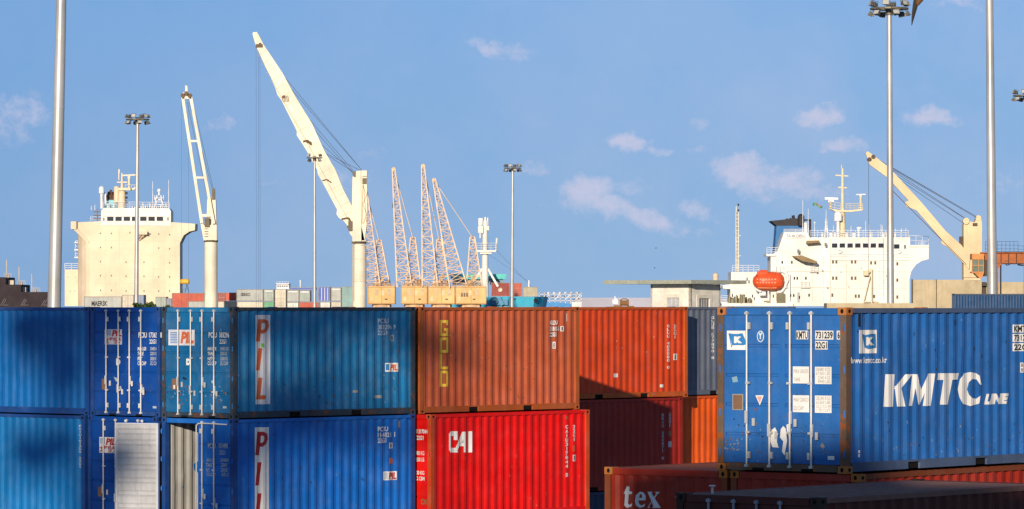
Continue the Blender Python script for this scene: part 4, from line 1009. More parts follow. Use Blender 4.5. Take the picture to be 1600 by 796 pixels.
# lifeboat
L_ = empty('lifeboat', f.p(1200, 440, .3)); tag(L_, 'enclosed orange-red lifeboat hanging beside the white ship', 'lifeboat')
mb = MB(); k = f.k
prof = [(0,-24),(5,-23),(9,-19.5),(13,-14),(14.2,-6),(14.4,4),(14,14),(12,20),(9,23.5),(0,24.5)]
for zz, sc in ((0, 1),):
    n = 16; vs = []
    for r_, h in prof:
        for i in range(n):
            t = 2*math.pi*i/n; vs.append((h*k, r_*k*.75*math.cos(t), r_*k*(1.05 if math.sin(t) > 0 else 1.0)*math.sin(t)))
    mb.add(vs, [(q*n+i, q*n+(i+1) % n, (q+1)*n+(i+1) % n, (q+1)*n+i) for q in range(len(prof)-1) for i in range(n)], 0, True)
lred = flat('lifeboat_orange_red', (.72,.09,.02), .35)
mb.build('hull', lred, L_)
mb = MB(); vs = []
for h, s_ in ((10*k, 1.0), (15.5*k, .8), (18*k, .5)): vs += [(-16*k*s_-3*k, -7*k*s_, h), (3*k*s_-3*k, -7*k*s_, h), (3*k*s_-3*k, 7*k*s_, h), (-16*k*s_-3*k, 7*k*s_, h)]
mb.add(vs, [(0,1,5,4),(1,2,6,5),(2,3,7,6),(3,0,4,7),(4,5,9,8),(5,6,10,9),(6,7,11,10),(7,4,8,11),(8,9,10,11)]); mb.build('wheelhouse', lred, L_)
for i in range(7):
    for zz in ((3.2, -2.2)): 
        mb = MB(); a = (-17+i*4.6)*k; y = -.75*k*math.sqrt(max(0, 14**2-zz**2))-.05
        mb.box(a-.12, y-.03, zz*k-.10, a+.12, y+.2, zz*k+.12); mb.build('window', flat('lifeboat_pane', (.80,.45,.25), .3), L_)
mb = MB(); mb.bar((-17*k, -7.2*k, -10.3*k), (13*k, -7.2*k, -10.3*k), .12); mb.build('rubbing_strip', flat('strip_buff', (.75,.40,.2)), L_)
# flag
mb = MB(); n = 10; vs = []
for i in range(n+1):
    t = i/n
    for j in range(4):
        vs.append((t*15*k, .35*math.sin(t*7), -j*1.5*k*(1-.25*t)+ .25*math.sin(t*6)+(-.35*t)))
for i in range(n):
    for j in range(3): mb.add([vs[i*4+j], vs[i*4+4+j], vs[i*4+5+j], vs[i*4+1+j]], [(0,1,2,3)], 1 if (j == 0 and 3 <= i <= 8) else 0)
fo = mb.build('flag', [flat('flag_green', (.12,.38,.15)), flat('flag_red', (.60,.10,.08))]); fo.location = f.p(1272, 317.5, 3); tag(fo, 'small green and red flag flying above the white ship', 'flag')

# ------------------------------------------------------------------ deck cranes
def pulley_top(mb, f, px, py): mb.cyl(f.p(px, py, -.9), f.p(px, py, .9), .55, n=12)
f = Far(878)
hull = MB(); hull.prism_z([(-97, 868), (-36, 868), (-31.6, 876), (-31.6, 905), (-97, 905)], -2.5, 6.0)
ho = hull.build('feeder_ship_hull', hull_dark); tag(ho, 'dark low hull of the ship carrying the cream cranes and grey containers', 'ship')
# big boom crane
C = empty('deck_crane', (f.x(561), f.Y, 6.0)); tag(C, 'big cream deck crane with a solid box boom reaching up to the left', 'crane', 'cranes over the ships')
mb = MB(); mb.cyl((f.x(561.5), f.Y, 6), f.p(561.5, 384), 1.48, n=28); mb.cyl(f.p(561.5, 384), f.p(561, 379.5), 1.48, 1.2, n=28); world_build(mb, 'pedestal', crane_cream, C)
mb = MB(); mb.cyl(f.p(561, 381), f.p(561, 377.5), 1.55, n=28); world_build(mb, 'slewing_ring', flat('ring_dark', (.10,.08,.05)), C)
mb = MB()
mb.prism([(f.x(a), f.z(b)) for a, b in [(551,378),(550,345),(551,277),(556,274),(557,268),(564,267),(565,378)]], f.Y-1.3, f.Y+1.3)
mb.prism([(f.x(a), f.z(b)) for a, b in [(564.5,378),(564.5,267),(573.5,267.5),(574,340),(570,378)]], f.Y-1.0, f.Y+1.0)
mb.box(f.x(566), f.Y-1.45, f.z(276), f.x(573.6), f.Y-.9, f.z(267)) 
world_build(mb, 'crane_house', crane_cream, C)
mb = MB(); mb.box(f.x(566.5), f.Y-1.2, f.z(288), f.x(573), f.Y-.99, f.z(279)); f.box(mb, 544.5, 346, 551, 361, -1.6, -.6); f.box(mb, 553, 271, 556, 277, -1.5, 1.2)
mb.cyl(f.p(555, 272, -1), f.p(555, 272, 1), .55, n=12)
world_build(mb, 'operator_cab', [flat('cab_dark', (.16,.13,.09))], C)
mb = MB()
mb.tube([f.p(401,78,-1.05), f.p(437,148,-1.05), f.p(482,226,-1.05), f.p(520,300,-1.05), f.p(553,360,-1.05)], .05)
for i in range(20):
    t = i/20; a = 408+t*140; b = 84+t*262; mb.bar(f.p(a-6-t*3, b+5+t*2, -1.04), f.p(a+9+t*3, b-5, -1.04), .035)
mb.bar(f.p(551,379,-1.6), f.p(551,470,-1.5), .05); mb.bar(f.p(553,379,-1.6), f.p(553,470,-1.5), .05)
for i in range(22): mb.bar(f.p(551,382+i*4,-1.55), f.p(553,382+i*4,-1.55), .04)
for b in (405, 440): mb.cyl(f.p(561.5, b), f.p(561.5, b+.4), 1.50, n=28)
world_build(mb, 'ladder_and_seams', flat('seam_tan', (.50,.42,.28)), C)
mb = MB()
boom = [(556,376),(547,366),(545,356),(538,346),(530,341),(526,335),(527,328),(503,283),(497,273),(496,266),(480,237),(470,221),(464,212),(464,205),(440,157),(434,149),(431,139),(404,80),(400,72),(395,54),(396,51),(402,51),(406,58),(412.6,71),(442,115),(461.6,151),(488,194),(507,236),(524,265),(537,297),(550,322),(566,358),(570,376)]
mb.prism([(f.x(a), f.z(b)) for a, b in boom], f.Y-1.0, f.Y+1.0)
world_build(mb, 'boom', crane_cream, C)
mb = MB()
for a, b in ((403,72),(407,70),(444,152),(481,222),(485,224),(545,355)): mb.cyl(f.p(a, b, -1.12), f.p(a, b, 1.12), .35, n=10)
f.box(mb, 400, 70, 411, 75, -1.15, 1.15); mb.tube([f.p(474,222,-1.05), f.p(481,220,-1.05), f.p(487,227,-1.05)], .22); mb.tube([f.p(504,283,-1.05), f.p(511,281,-1.05), f.p(518,286,-1.05)], .14); mb.tube([f.p(534,343,-1.05), f.p(545,341,-1.05), f.p(549,349,-1.05)], .2)
for i in range(5): mb.bar(f.p(441+i*2.2, 150, -1.04), f.p(443+i*2.2, 160, -1.04), .12)
world_build(mb, 'sheaves', flat('sheave_brown', (.14,.09,.05)), C)
mb = MB()
for (a, b), (c, d) in (((566,267),(447,130)),((566,267),(430,103)),((555,271),(452,150)),((555,272),(478,205)),((564,267),(505,238)),((556,272),(501,236)),((554,274),(480,190))): mb.cyl(f.p(a, b), f.p(c, d), .045, n=5)
for a in (400, 403.5, 406): mb.cyl(f.p(a, 74, .3), f.p(a+.5, 480, .3), .022, n=5)
world_build(mb, 'wire_rope', rope_m, C)
mb = MB()     # ladder-like lattice on the housing
for a, b, c, d in ((567,290,573,305),(573,305,567,320),(567,320,573,335),(573,335,568,350),(567,290,566,350),(568,288,574,360)): mb.bar(f.p(a,b,-1.1), f.p(c,d,-1.1), .1)
world_build(mb, 'ladder', flat('ladder_tan', (.5,.36,.2)), C)
# open-frame crane
C = empty('deck_crane', (f.x(329), f.Y, 6.0)); tag(C, 'cream deck crane with an open ladder-like boom, right of the cream ship', 'crane', 'cranes over the ships')
mb = MB(); mb.cyl((f.x(329.5), f.Y, 6), f.p(329.5, 378), 1.38, n=28); world_build(mb, 'pedestal', crane_cream, C)
mb = MB(); mb.cyl(f.p(329.5, 378.5), f.p(329.5, 375.5), 1.5, n=28); world_build(mb, 'slewing_ring', flat('ring_dark', (.10,.08,.05)), C)
mb = MB(); mb.prism([(f.x(a), f.z(b)) for a, b in [(319.5,376),(319,350),(323,340),(324,310),(333,308),(337,312),(339,376)]], f.Y-.2, f.Y+1.6)
mb.prism([(f.x(a), f.z(b)) for a, b in [(319.3,376),(319.2,352),(339.2,352),(339.4,376)]], f.Y-1.2, f.Y-.2); world_build(mb, 'crane_house', crane_cream, C)
mb = MB(); f.box(mb, 320.5, 341, 328, 355, -1.7, -.2, 0); f.box(mb, 331.5, 295, 336, 312, -.6, .5, 0)
for i in range(4): mb.bar(f.p(320, 358+i*4, -1.3), f.p(326, 358+i*4, -1.3), .12)
world_build(mb, 'operator_cab', flat('cab_dark', (.16,.13,.09)), C)
mb = MB()
mb.bar(f.p(316,350,-.8), f.p(286,152,-.8), .62, .6); mb.bar(f.p(334.5,350,-.8), f.p(298.5,152,-.8), .62, .6); mb.bar(f.p(316,349,-.8), f.p(321,376,-.8), .6, .6)
for a0_, a1_, b, h in ((295.5,311,221,6.5),(304.5,321,278,6.5),(313.5,332,337,8)):
    mb.prism([(f.x(x), f.z(y)) for x, y in [(a0_-1,b-h*.6),(a0_+2,b-h*.25),(a1_-2,b-h*.25),(a1_+1,b-h*.6),(a1_+1.5,b+h*.6),(a1_-2,b+h*.25),(a0_+2,b+h*.25),(a0_,b+h*.6)]], f.Y-1.05, f.Y-.55)
mb.prism([(f.x(a), f.z(b)) for a, b in [(285,155),(286,146),(290,144),(290,134),(293.5,135),(294,145),(299,147),(300,155)]], f.Y-1.1, f.Y-.5)
world_build(mb, 'boom', crane_cream, C)
mb = MB()
for a, b in ((286.5,150),(297,150),(292,147)): mb.cyl(f.p(a,b,-1.25), f.p(a,b,-.4), .5, n=10)
world_build(mb, 'sheaves', flat('sheave_brown', (.14,.09,.05)), C)
mb = MB()
for (a, b), (c, d) in (((334,297),(299,150)),((333,300),(296,160)),((325,312),(293,160))): mb.cyl(f.p(a,b,-.5), f.p(c,d,-.8), .04, n=5)
for a in (284, 295): mb.cyl(f.p(a, 150, -.8), f.p(a, 480, -.8), .018, n=5)
world_build(mb, 'wire_rope', rope_m, C)
# right crane
f = Far(790)
C = empty('deck_crane', (f.x(1514), f.Y, 0)); tag(C, 'buff deck crane on the right with a slim boom pointing up left', 'crane', 'cranes over the ships')
mb = MB(); mb.box(f.x(1505), f.Y-1, 0, f.x(1531), f.Y+2, f.z(432)); mb.prism([(f.x(a), f.z(b)) for a, b in [(1504.5,434),(1504.5,352),(1508,346),(1522,348),(1526,338),(1531,338),(1533,350),(1533,434)]], f.Y-1.4, f.Y+1.8)
world_build(mb, 'crane_house', crane_buff, C)
mb = MB(); mb.prism([(f.x(a), f.z(b)) for a, b in [(1512,421),(1499,407),(1478,386),(1469,381),(1469,374),(1430,329),(1414,323),(1412,317),(1418,314),(1386,279),(1357,258),(1351,240),(1354,237),(1365,245),(1388,263),(1438,317),(1476,362),(1500,383),(1514,402)]], f.Y-2.2, f.Y-1.45); world_build(mb, 'boom', crane_buff, C)
mb = MB()
for b, c in ((1357,250),(1363,246)): mb.cyl(f.p(b,c,-2.35), f.p(b,c,-1.3), .42, n=10)
f.box(mb, 1499, 370, 1504.5, 396, -1.2, .3); f.box(mb, 1518.5, 349, 1526, 354, -1.5, -1.3); mb.bar(f.p(1384,290,-2.22), f.p(1508,414,-2.22), .12)
world_build(mb, 'sheaves', flat('sheave_dark', (.10,.07,.05)), C)
mb = MB(); mb.cyl(f.p(1508,346,-1.9), f.p(1508,346,-.2), .62, n=14); mb.cyl(f.p(1527,341,-1.6), f.p(1527,341,0), .5, n=14); world_build(mb, 'winch_drum', crane_buff, C)
mb = MB()
for (a, b), (c, d) in (((1524,339),(1364,246)),((1525,341),(1366,250)),((1507,342),(1364,248)),((1508,343),(1362,252)),((1505,350),(1366,256)),((1524,339),(1390,262))): mb.cyl(f.p(a,b,-1.6), f.p(c,d,-1.9), .045, n=5)
mb.cyl(f.p(1356,256,-1.8), f.p(1356,428,-1.8), .04, n=5); world_build(mb, 'wire_rope', rope_m, C)

# ------------------------------------------------------------------ lattice cranes
def lattice(mb, p0, p1, w0, w1, n, r, mi=0, mj=None):
    """square lattice mast/jib between two points, tapering from width w0 to w1"""
    mj = mi if mj is None else mj
    p0 = Vector(p0); p1 = Vector(p1); d = (p1-p0).normalized(); a = d.cross(Vector((0,1,0))).normalized(); b = d.cross(a)
    c = lambda i, t: p0.lerp(p1, t)+(a*((-1,1,1,-1)[i])+b*((-1,-1,1,1)[i]))*((w0+(w1-w0)*t)/2)
    for i in range(4): mb.bar(c(i,0), c(i,1), r*1.7, mi=mj)
    for k in range(n):
        t0, t1 = k/n, (k+1)/n
        for i in range(4):
            j = (i+1) % 4
            mb.bar(c(i, t0) if k % 2 else c(j, t0), c(j, t1) if k % 2 else c(i, t1), r, mi=mi); mb.bar(c(i,t1), c(j,t1), r, mi=mi)
mb = MB(); mb.box(-31.5, 872, -6, 8, 990, 2.5); mb.box(-42, 908, -6, -31.5, 990, 2.5); tag(mb.build('mole', conc), kind='structure')
def lcrane(label, Y, hx0, hx1, base, tip, gx, gtop, guy=True, hang=None, cab=None, extra=None, bm=1.0):
    f = Far(Y); C = empty('harbour_crane', (f.x((hx0+hx1)/2), Y, 2.5)); tag(C, label, 'crane', 'lattice jib cranes in a row')
    mb = MB(); f.box(mb, hx0, 449, hx1, 475.5, -2.6, 2.6); f.box(mb, hx0+1, 447.5, hx1-1, 449, -2.4, 2.4, 0)
    f.box(mb, hx0+4, 464, hx0+8, 471, -2.66, -2.6, 1)
    for q_ in range(3): a = hx0+11+q_*10; f.box(mb, a, 452+q_ % 2*2, a+5, 462, -2.65, -2.6, 1 if q_ % 2 else 2)
    for a in (hx0+.3, (hx0+hx1)/2, hx1-1): f.box(mb, a, 449, a+.6, 475.5, -2.68, -2.6, 3)
    f.box(mb, hx0, 474, hx1, 475.8, -2.7, 2.7, 3); f.box(mb, hx0, 448.6, hx1, 449.4, -2.7, 2.7, 3)
    f.box(mb, hx0+27, 467, hx0+31, 469, -2.66, -2.6, 4)
    world_build(mb, 'machine_house', [house_m, flat('pale_panel', (.75,.60,.36)), flat('worn_panel', (.60,.46,.28)), flat('house_edge', (.45,.25,.09)), flat('house_hatch', (.14,.09,.05))], C)
    mb = MB(); x, w_ = f.x((hx0+hx1)/2), 2.2
    for sx in (-1, 1):
        for sy in (-1, 1): mb.bar((x+sx*w_, Y+sy*w_, 2.5), (x+sx*w_*.7, Y+sy*w_*.7, f.z(476)), .5)
    mb.cyl((x, Y, f.z(480)), (x, Y, f.z(475.3)), 2.2, n=16)
    world_build(mb, 'portal', lattice_m, C)
    if cab: windows(C, f, cab, -2.6, w=2.6, h=6, wm=flat('cab_brown', (.16,.10,.05), .3))
    mb = MB(); lattice(mb, f.p(*base, -.5), f.p(*tip, -.5), 3.3*bm, .55, 17, .14, 0, 1); mb.cyl(f.p(tip[0],tip[1]+1.5,-.9), f.p(tip[0],tip[1]+1.5,-.1), .4, n=10)
    world_build(mb, 'jib', [lattice_m, lattice_w], C)
    mb = MB(); lattice(mb, f.p(gx, 449, .8), f.p(*gtop, .8), 3.4, 1.0, 9, .13, 0, 1)
    mb.bar(f.p(gtop[0]-4, gtop[1], .8), f.p(gtop[0]+4, gtop[1], .8), .35); mb.bar(f.p(gtop[0]+2, gtop[1]+3, .8), f.p(gx+13, 449, .8), .22); mb.bar(f.p(gx-11, 449, -1), f.p(gx+2, 430, 0), .35); mb.bar(f.p(gx-14, 447, -1.8), f.p(gx+1, 437, -1.2), .5)
    rr = random.Random(int(gx))
    for i in range(9): a = gx-9+i*2.3; f.box(mb, a, 449-rr.uniform(4, 13), a+rr.uniform(.8,2), 449, rr.uniform(-2,0), rr.uniform(.4,2), 2)
    rail(mb, [f.p(hx0+1, 449, -2.5), f.p(hx1-1, 449, -2.5)], .9, 1.1, .05)
    world_build(mb, 'gantry_frame', [lattice_m, lattice_w, flat('winch_ochre', (.42,.22,.08))], C)
    mb = MB(); mb.cyl(f.p(tip[0]+.5, tip[1]+2), f.p(gtop[0], gtop[1]), .10, n=5, mi=1)
    mb.cyl(f.p(tip[0]-1, tip[1]), f.p(tip[0]-1, (hang or tip[1]+60)), .03, n=4); 
    if hang: mb.box(f.x(tip[0]-2), Y-.3, f.z(hang+6), f.x(tip[0]-.2), Y+.3, f.z(hang-1))
    world_build(mb, 'wire_rope', [rope_m, lattice_w], C)
lcrane('lattice crane half hidden behind the big cream crane post', 945, 575, 618, (583,447), (572,300), 598, (592,376), hang=None)
lcrane('leftmost of the three tall lattice jibs, hook block hanging at its left', 888, 627, 668, (632,448), (615,263), 646, (645,372), hang=319, bm=.95)
lcrane('tallest lattice crane with a near vertical jib', 887, 669, 711, (672,448), (661,258), 690, (686,375), hang=347)
lcrane('rightmost lattice crane with the jib leaning left over its ochre cabin', 886, 712, 760, (716,447), (678,280), 741, (738,371), cab=[(722,461),(726,461),(730,461)], bm=1.1)

# ------------------------------------------------------------------ light blue ship in the middle
f = Far(1010)
S = empty('feeder_ship', (f.x(800), f.Y, -2.5)); tag(S, 'ship with a light blue bow and white foremast, right of the lattice cranes', 'ship')
sky_blue = paint('light_blue_hull', (.05,.45,.65), .45, rust=.03, fade=.3, streak=.2, scale=.2, bump=0)
mb = MB(); n = 12
top = [(f.x(766), f.Y-2), (f.x(835), f.Y-2), (f.x(850), f.Y+1), (f.x(857), f.Y+7), (f.x(850), f.Y+14), (f.x(835), f.Y+18), (f.x(700), f.Y+18), (f.x(700), f.Y-2)]
bot = [(f.x(766), f.Y), (f.x(828), f.Y), (f.x(836), f.Y+3), (f.x(840), f.Y+7), (f.x(836), f.Y+12), (f.x(828), f.Y+16), (f.x(700), f.Y+16), (f.x(700), f.Y)]
vs = [(x, y, f.z(464)) for x, y in top]+[(x, y, -2.5) for x, y in bot]; m_ = len(top)
mb.add(vs, [(i, (i+1) % m_, m_+(i+1) % m_, m_+i) for i in range(m_)]+[list(range(m_))]); world_build(mb, 'hull', sky_blue, S)
mb = MB()
for px in (837,): mb.lathe([(.15,0),(.42,.05),(.5,.15)], f.p(px, 470, -2.1), (0,-1,0), mi=0)
mb.tube([f.p(803,468,-2.3), f.p(806,467,-2.3)], .12); world_build(mb, 'anchor_pocket', flat('anchor_dark', (.05,.04,.04)), S)
mb = MB(); mb.lathe([(.1,0),(.9,.1),(1.1,.6),(.9,.9)], f.p(772,471,-2.1), (0,-1,0)); f.box(mb, 776, 468, 794, 477, -2.6, -2.05); mb.bar(f.p(780,466,-2.4), f.p(786,477,-2.6), .9); world_build(mb, 'anchor_gear', flat('anchor_blue', (.10,.30,.48)), S)
mb = MB(); mb.cyl(f.p(757.5,470,3), f.p(758,345,3), .95, .6, n=14); f.box(mb, 744, 391, 775, 394, 1, 6); f.box(mb, 750, 394, 768, 397, 1.5, 5)
rail(mb, [f.p(744,391,1), f.p(775,391,1)], 1.7, 1.0, .06)
for a, b, c, d in ((744,391,741,372),(775,391,776,372)): mb.bar(f.p(a,b,2), f.p(c,d,2), .35)
mb.bar(f.p(762,420,3), f.p(778,448,3), .5); mb.bar(f.p(753,420,3), f.p(740,440,3), .5); mb.cyl(f.p(758,345,3), f.p(758,339,3), .3, .2, n=6)
f.box(mb, 747.5, 341, 754, 352, 1.8, 2.6); f.box(mb, 747, 353, 755, 364, 1.8, 2.8); mb.bar(f.p(750,341,2.2), f.p(750,372,2.2), .3); f.box(mb, 760, 353, 764, 360, 2, 2.8); mb.cyl(f.p(762,352,3), f.p(762,340,3), .18, n=5)
world_build(mb, 'foremast', white_s, S)
mb = MB(); mb.cyl(f.p(826.5,466,5), f.p(826.5,438,5), .28, .2, n=8); world_build(mb, 'jackstaff', white_s2, S)
mb = MB(); mb.cyl(f.p(760,375,3), f.p(846,464,6), .035, n=4); mb.cyl(f.p(760,395,3), f.p(826,440,5), .03, n=4); world_build(mb, 'stay_wire', rope_m, S)
mb = MB(); f.box(mb, 703, 428, 791, 436, 12, 18); mb.bar(f.p(700,432,12), f.p(690,431,12), 1); o = world_build(mb, 'bridge_roof', flat('turquoise_paint', (.12,.60,.55)), S)
mb = MB(); f.box(mb, 706, 436, 786, 445, 13, 17); world_build(mb, 'wheelhouse', flat('dull_teal', (.22,.33,.38)), S)  # wheelhouse in a dull greyish teal

# ------------------------------------------------------------------ small containers far away
def box_mesh(w, d, h, mats, n=8, doors=False):
    """far container: frame and ribbed panels in one small mesh (x = width seen, y = depth)"""
    mb = MB(); e = .07
    for x in (0, w-.12):
        for y in (0, d-.12): mb.box(x, y, 0, x+.12, y+.12, h, 1)
    for z in (0, h-.12):
        for y in (0, d-.12): mb.box(.12, y, z, w-.12, y+.12, z+.12, 1)
        for x in (0, w-.12): mb.box(x, .12, z, x+.12, d-.12, z+.12, 1)
    xs = [.12+(w-.24)*i/n for i in range(n+1)]
    for i in range(n):
        y = .05 if i % 2 else .10
        mb.box(xs[i], y, .12, xs[i+1], .2, h-.12)
    mb.box(.05, .2, .1, w-.05, d-.05, h-.04)
    return mb
def pc(name, c): return paint(name, c, .5, rust=.08, fade=.3, streak=.25, scale=.5, bump=0)
grey_c = pc('far_grey', (.42,.44,.42)); grey2 = pc('far_grey_green', (.36,.42,.38)); beige = pc('far_beige', (.62,.56,.45)); redc = pc('far_red', (.50,.09,.05)); red2 = pc('far_bright_red', (.72,.10,.06)); dredc = pc('far_dark_red', (.30,.05,.04)); bluec = pc('far_blue', (.08,.15,.55)); lbl = pc('far_steel_blue', (.22,.30,.48)); tealc = pc('far_teal', (.22,.42,.42)); greenc = pc('far_green', (.10,.45,.22)); whitec = pc('far_white', (.78,.76,.70)); tanc = pc('far_tan', (.45,.40,.28))
def fc(Y, x0, y0, x1, y1, m, label, d=6.06, fr=None, strip=False, text=None, rods=False, group='far containers on the ships'):
    f = Far(Y); w, h = (x1-x0)*f.k, (y1-y0)*f.k
    r = empty('shipping_container', (f.x(x0), Y, f.z(y1))); tag(r, label, 'container', group)
    b = box_mesh(w, d, h, None, n=max(4, int(w/.5)))
    b.build('shell', [m, fr or paint('far_frame_'+m.name, tuple(x*.8 for x in m['c']) if 'c' in m else (.3,.28,.25), .6, rust=0, bump=0)], r)
    if strip: q = MB(); q.box(w*.12, -.04, h*.88-.18, w*.88, .06, h*.88+.05); q.build('top_strip', white_s2, r)
    if rods: 
        q = MB()
        for t in (.3, .55, .8): q.cyl((w*t, -.02, .15), (w*t, -.02, h-.2), .09, n=5)
        q.build('lock_rods', white_s2, r)
    if not strip and not rods and w < 3.2 and h > 2:
        q = MB()
        for t in (.28, .45, .57, .74): q.cyl((w*t, .02, .15), (w*t, .02, h-.2), .035, n=4)
        for t in (.3, .6): q.box(.2, .03, h*t, w-.2, .06, h*t+.06)
        q.build('lock_rods', flat('dull_far_rod', (.45,.43,.40)), r)
    if text:
        s_, tx0, ty0, tx1, ty1, tm = text; vs, fs = text_tris(s_, .03, 0); q = MB()
        q.add([(f.x(tx0+x*(tx1-tx0))-f.x(x0), .02, f.z(ty1-y*(ty1-ty0))-f.z(y1)) for x, y in vs], fs); q.build('lettering', tm, r)
    return r
# behind the left blue containers
fc(899, 131, 463.5, 190, 485, grey_c, 'pale grey container with black letters MAERSK below the cream ship', text=('MAERSK', 143, 470.5, 168, 478.5, black_letter))
fc(897, 190.5, 461, 209, 485, beige, 'beige container end standing just right of the MAERSK one')
fc(898, 213, 461, 224.5, 485, lbl, 'small steel blue container end between the mast and the green tree')
fc(898, 243, 464, 259.5, 485, grey2, 'grey-green container end right of the green tree')
fc(898, 260, 466.5, 268, 485, lbl, 'narrow steel blue container end beside the rusty red one')
fc(897, 268.5, 458, 318.5, 484, redc, 'rusty red container below the small yellow tank', d=2.44)
fc(899, 340, 457.5, 352, 478, dredc, 'dark red container end right of the open-boom crane post')
fc(897, 352.5, 457.5, 368.5, 470.5, red2, 'bright red container end beside the big grey lettered one')
fc(894, 294, 471, 338, 488, grey_c, 'low pale grey container at the foot of the open-boom crane', d=2.44)
fc(893, 340, 471, 369, 488, beige, 'low beige container right of the open-boom crane post', d=2.44)
fc(890, 369.5, 452.3, 411, 470.5, grey_c, 'pale container with dark letters GESEACO', d=2.44, text=('GESEACO', 376, 458, 391, 463, black_letter))
fc(890, 370, 471.3, 411, 489, beige, 'low beige container under the GESEACO one', d=2.44)
fc(890, 411.7, 452.5, 428, 471, grey2, 'grey-green container end with white top strip above the green one', strip=True)
fc(890, 411.7, 471.5, 428, 489, greenc, 'green container end low in the row')
fc(890, 429, 452, 447, 489, beige, 'tall beige container end under the small white bridge')
fc(890, 448.3, 453.5, 467, 472, grey_c, 'grey container end with white top strip, left of its darker twin', strip=True)
fc(890, 467.5, 454, 484.5, 471.5, grey2, 'darker grey container end with white top strip, above the brown one', strip=True)
fc(890, 448.3, 472.5, 466.5, 489, whitec, 'whitish low container end beside the brown one')
fc(890, 467.5, 472, 498, 489, redc, 'brown-red low container left of the thin mast foot', d=2.44)
fc(896, 452, 449.5, 494, 453.4, bluec, 'long blue container showing only its top behind the grey row', d=2.44)
fc(890, 497, 448.5, 516, 471, bluec, 'vivid blue container end with white lock rods', rods=True)
fc(890, 500, 472, 516, 489, whitec, 'white low container end under the vivid blue one')
fc(890, 517, 449.5, 533, 470.8, grey_c, 'grey container end with white top strip, between the blue and teal ones', strip=True)
fc(890, 517, 471.5, 533, 489, beige, 'beige low container end beside the teal one')
fc(889, 533.7, 448, 551, 489, tealc, 'tall teal container end left of the big crane post')
fc(1013, 767.5, 442, 797, 463.5, dredc, 'maroon container with a pale round mark on the light blue bow', d=2.44)
fc(1014, 797.5, 442.3, 816, 463.5, redc, 'rust-red container end on the light blue bow, right of the mast', d=6)
fc(1014, 817, 448.5, 840, 464, tanc, 'olive tan container behind the light blue bow', d=2.44)
q = MB(); q.lathe([(.001,0),(.55,0),(.55,.1)], (0,0,0), (0,-1,0)); g_ = q.build('round_mark', flat('mark_pale', (.7,.6,.45))); g_.location = Far(1012.9).p(781.5, 453); g_.parent = [o for o in bpy.data.objects if o.get('label','').startswith('maroon')][0]; g_.location -= g_.parent.location
# small white bridge among the containers
f = Far(905); S = empty('pilot_bridge', (f.x(441), f.Y, 6)); tag(S, 'small white wheelhouse rising above the grey container row', 'wheelhouse')
mb = MB(); f.box(mb, 432, 446, 451.5, 452.5, 0, 6); mb.box(f.x(434), f.Y+.5, 6, f.x(449), f.Y+5.5, f.z(452)); f.box(mb, 431.5, 443, 452, 444.5, -.3, 6.3); f.box(mb, 433, 444.5, 451, 446, .2, 5.5); world_build(mb, 'wheelhouse', white_s2, S)
windows(S, f, [(434.5+i*3.4, 447.4) for i in range(5)], 0, w=2.6, h=1.6)
mb = MB(); rail(mb, [f.p(432,443,.2), f.p(451,443,.2)], .35, .6, .04, 1); mb.cyl(f.p(468.5,452,2), f.p(468.5,438,2), .15, n=5); world_build(mb, 'railing', white_s2, S)
# yellow tank on legs
f = Far(901); S = empty('tank_on_legs', (f.x(288), f.Y, f.z(458))); tag(S, 'small yellow tank on thin splayed legs above the rusty red container', 'tank')
mb = MB(); mb.cyl(f.p(282,440.2), f.p(295,440.2), .56, n=14); mb.cyl(f.p(281,440.2), f.p(282.5,440.2), .3, .62, n=12); mb.cyl(f.p(294.5,440.2), f.p(296,440.2), .62, .3, n=12); world_build(mb, 'tank', paint('tank_yellow', (.80,.48,.05), .5, scale=1), S)
mb = MB()
for a, c in ((284,281.5),(284,285.5),(292,289),(292,295)): mb.bar(f.p(a,444), f.p(c,458), .14)
mb.bar(f.p(282.5,452), f.p(294,452), .08); world_build(mb, 'legs', rope_m, S)

# ------------------------------------------------------------------ dark stepped hull at the far left
f = Far(650); S = empty('dark_hull', (f.x(30), f.Y, 0)); tag(S, 'dark stepped side of a ship with painted-in shade at the left edge', 'ship')
dk = paint('shaded_brown_side', (.035,.026,.03), .8, rust=.05, fade=.4, scale=.4, bump=0)  # shade over this side is painted in as a dark brown
mb = MB(); mb.prism([(f.x(a), b if isinstance(b, float) and b < 1 else f.z(b)) for a, b in [(-60,560),(-60,433.5),(9,433.5),(9,445),(33,445),(33,456.5),(76,456.5),(76,560)]], f.Y, f.Y+12); world_build(mb, 'side', dk, S)
mb = MB()
for a, b, c in ((9,406,434),(28.5,417,446),(48.5,428,457)): mb.cyl(f.p(a,c,1), f.p(a,b,1), .09, n=5)
for a, c, w_ in ((6,434,11),(27,445,12),(49,456.5,13)):
    rail(mb, [f.p(a,c,.5), f.p(a+w_,c,.5)], .65, .28, .035, 3); f.box(mb, a+3, c-4.5, a+6.5, c, 1, 2)
f.box(mb, 10, 438, 19, 445, 2, 4); f.box(mb, 32, 449, 38, 456.5, 2, 4)
world_build(mb, 'deck_rails', flat('rail_tan', (.6,.52,.42)), S)
mb = MB()
for a, b in ((6,467),(38,468),(70,469)):
    mb.tube([f.p(a-5,478,-.05), f.p(a-1,471,-.05), f.p(a+1,b,-.05)], .05); mb.tube([f.p(a-1,476,-.05), f.p(a+3,470,-.05), f.p(a+2,b,-.05)], .04); mb.tube([f.p(a-3,477,-.05), f.p(a+7,477,-.05)], .04)
world_build(mb, 'pale_fittings', flat('fitting_grey', (.22,.20,.21)), S)

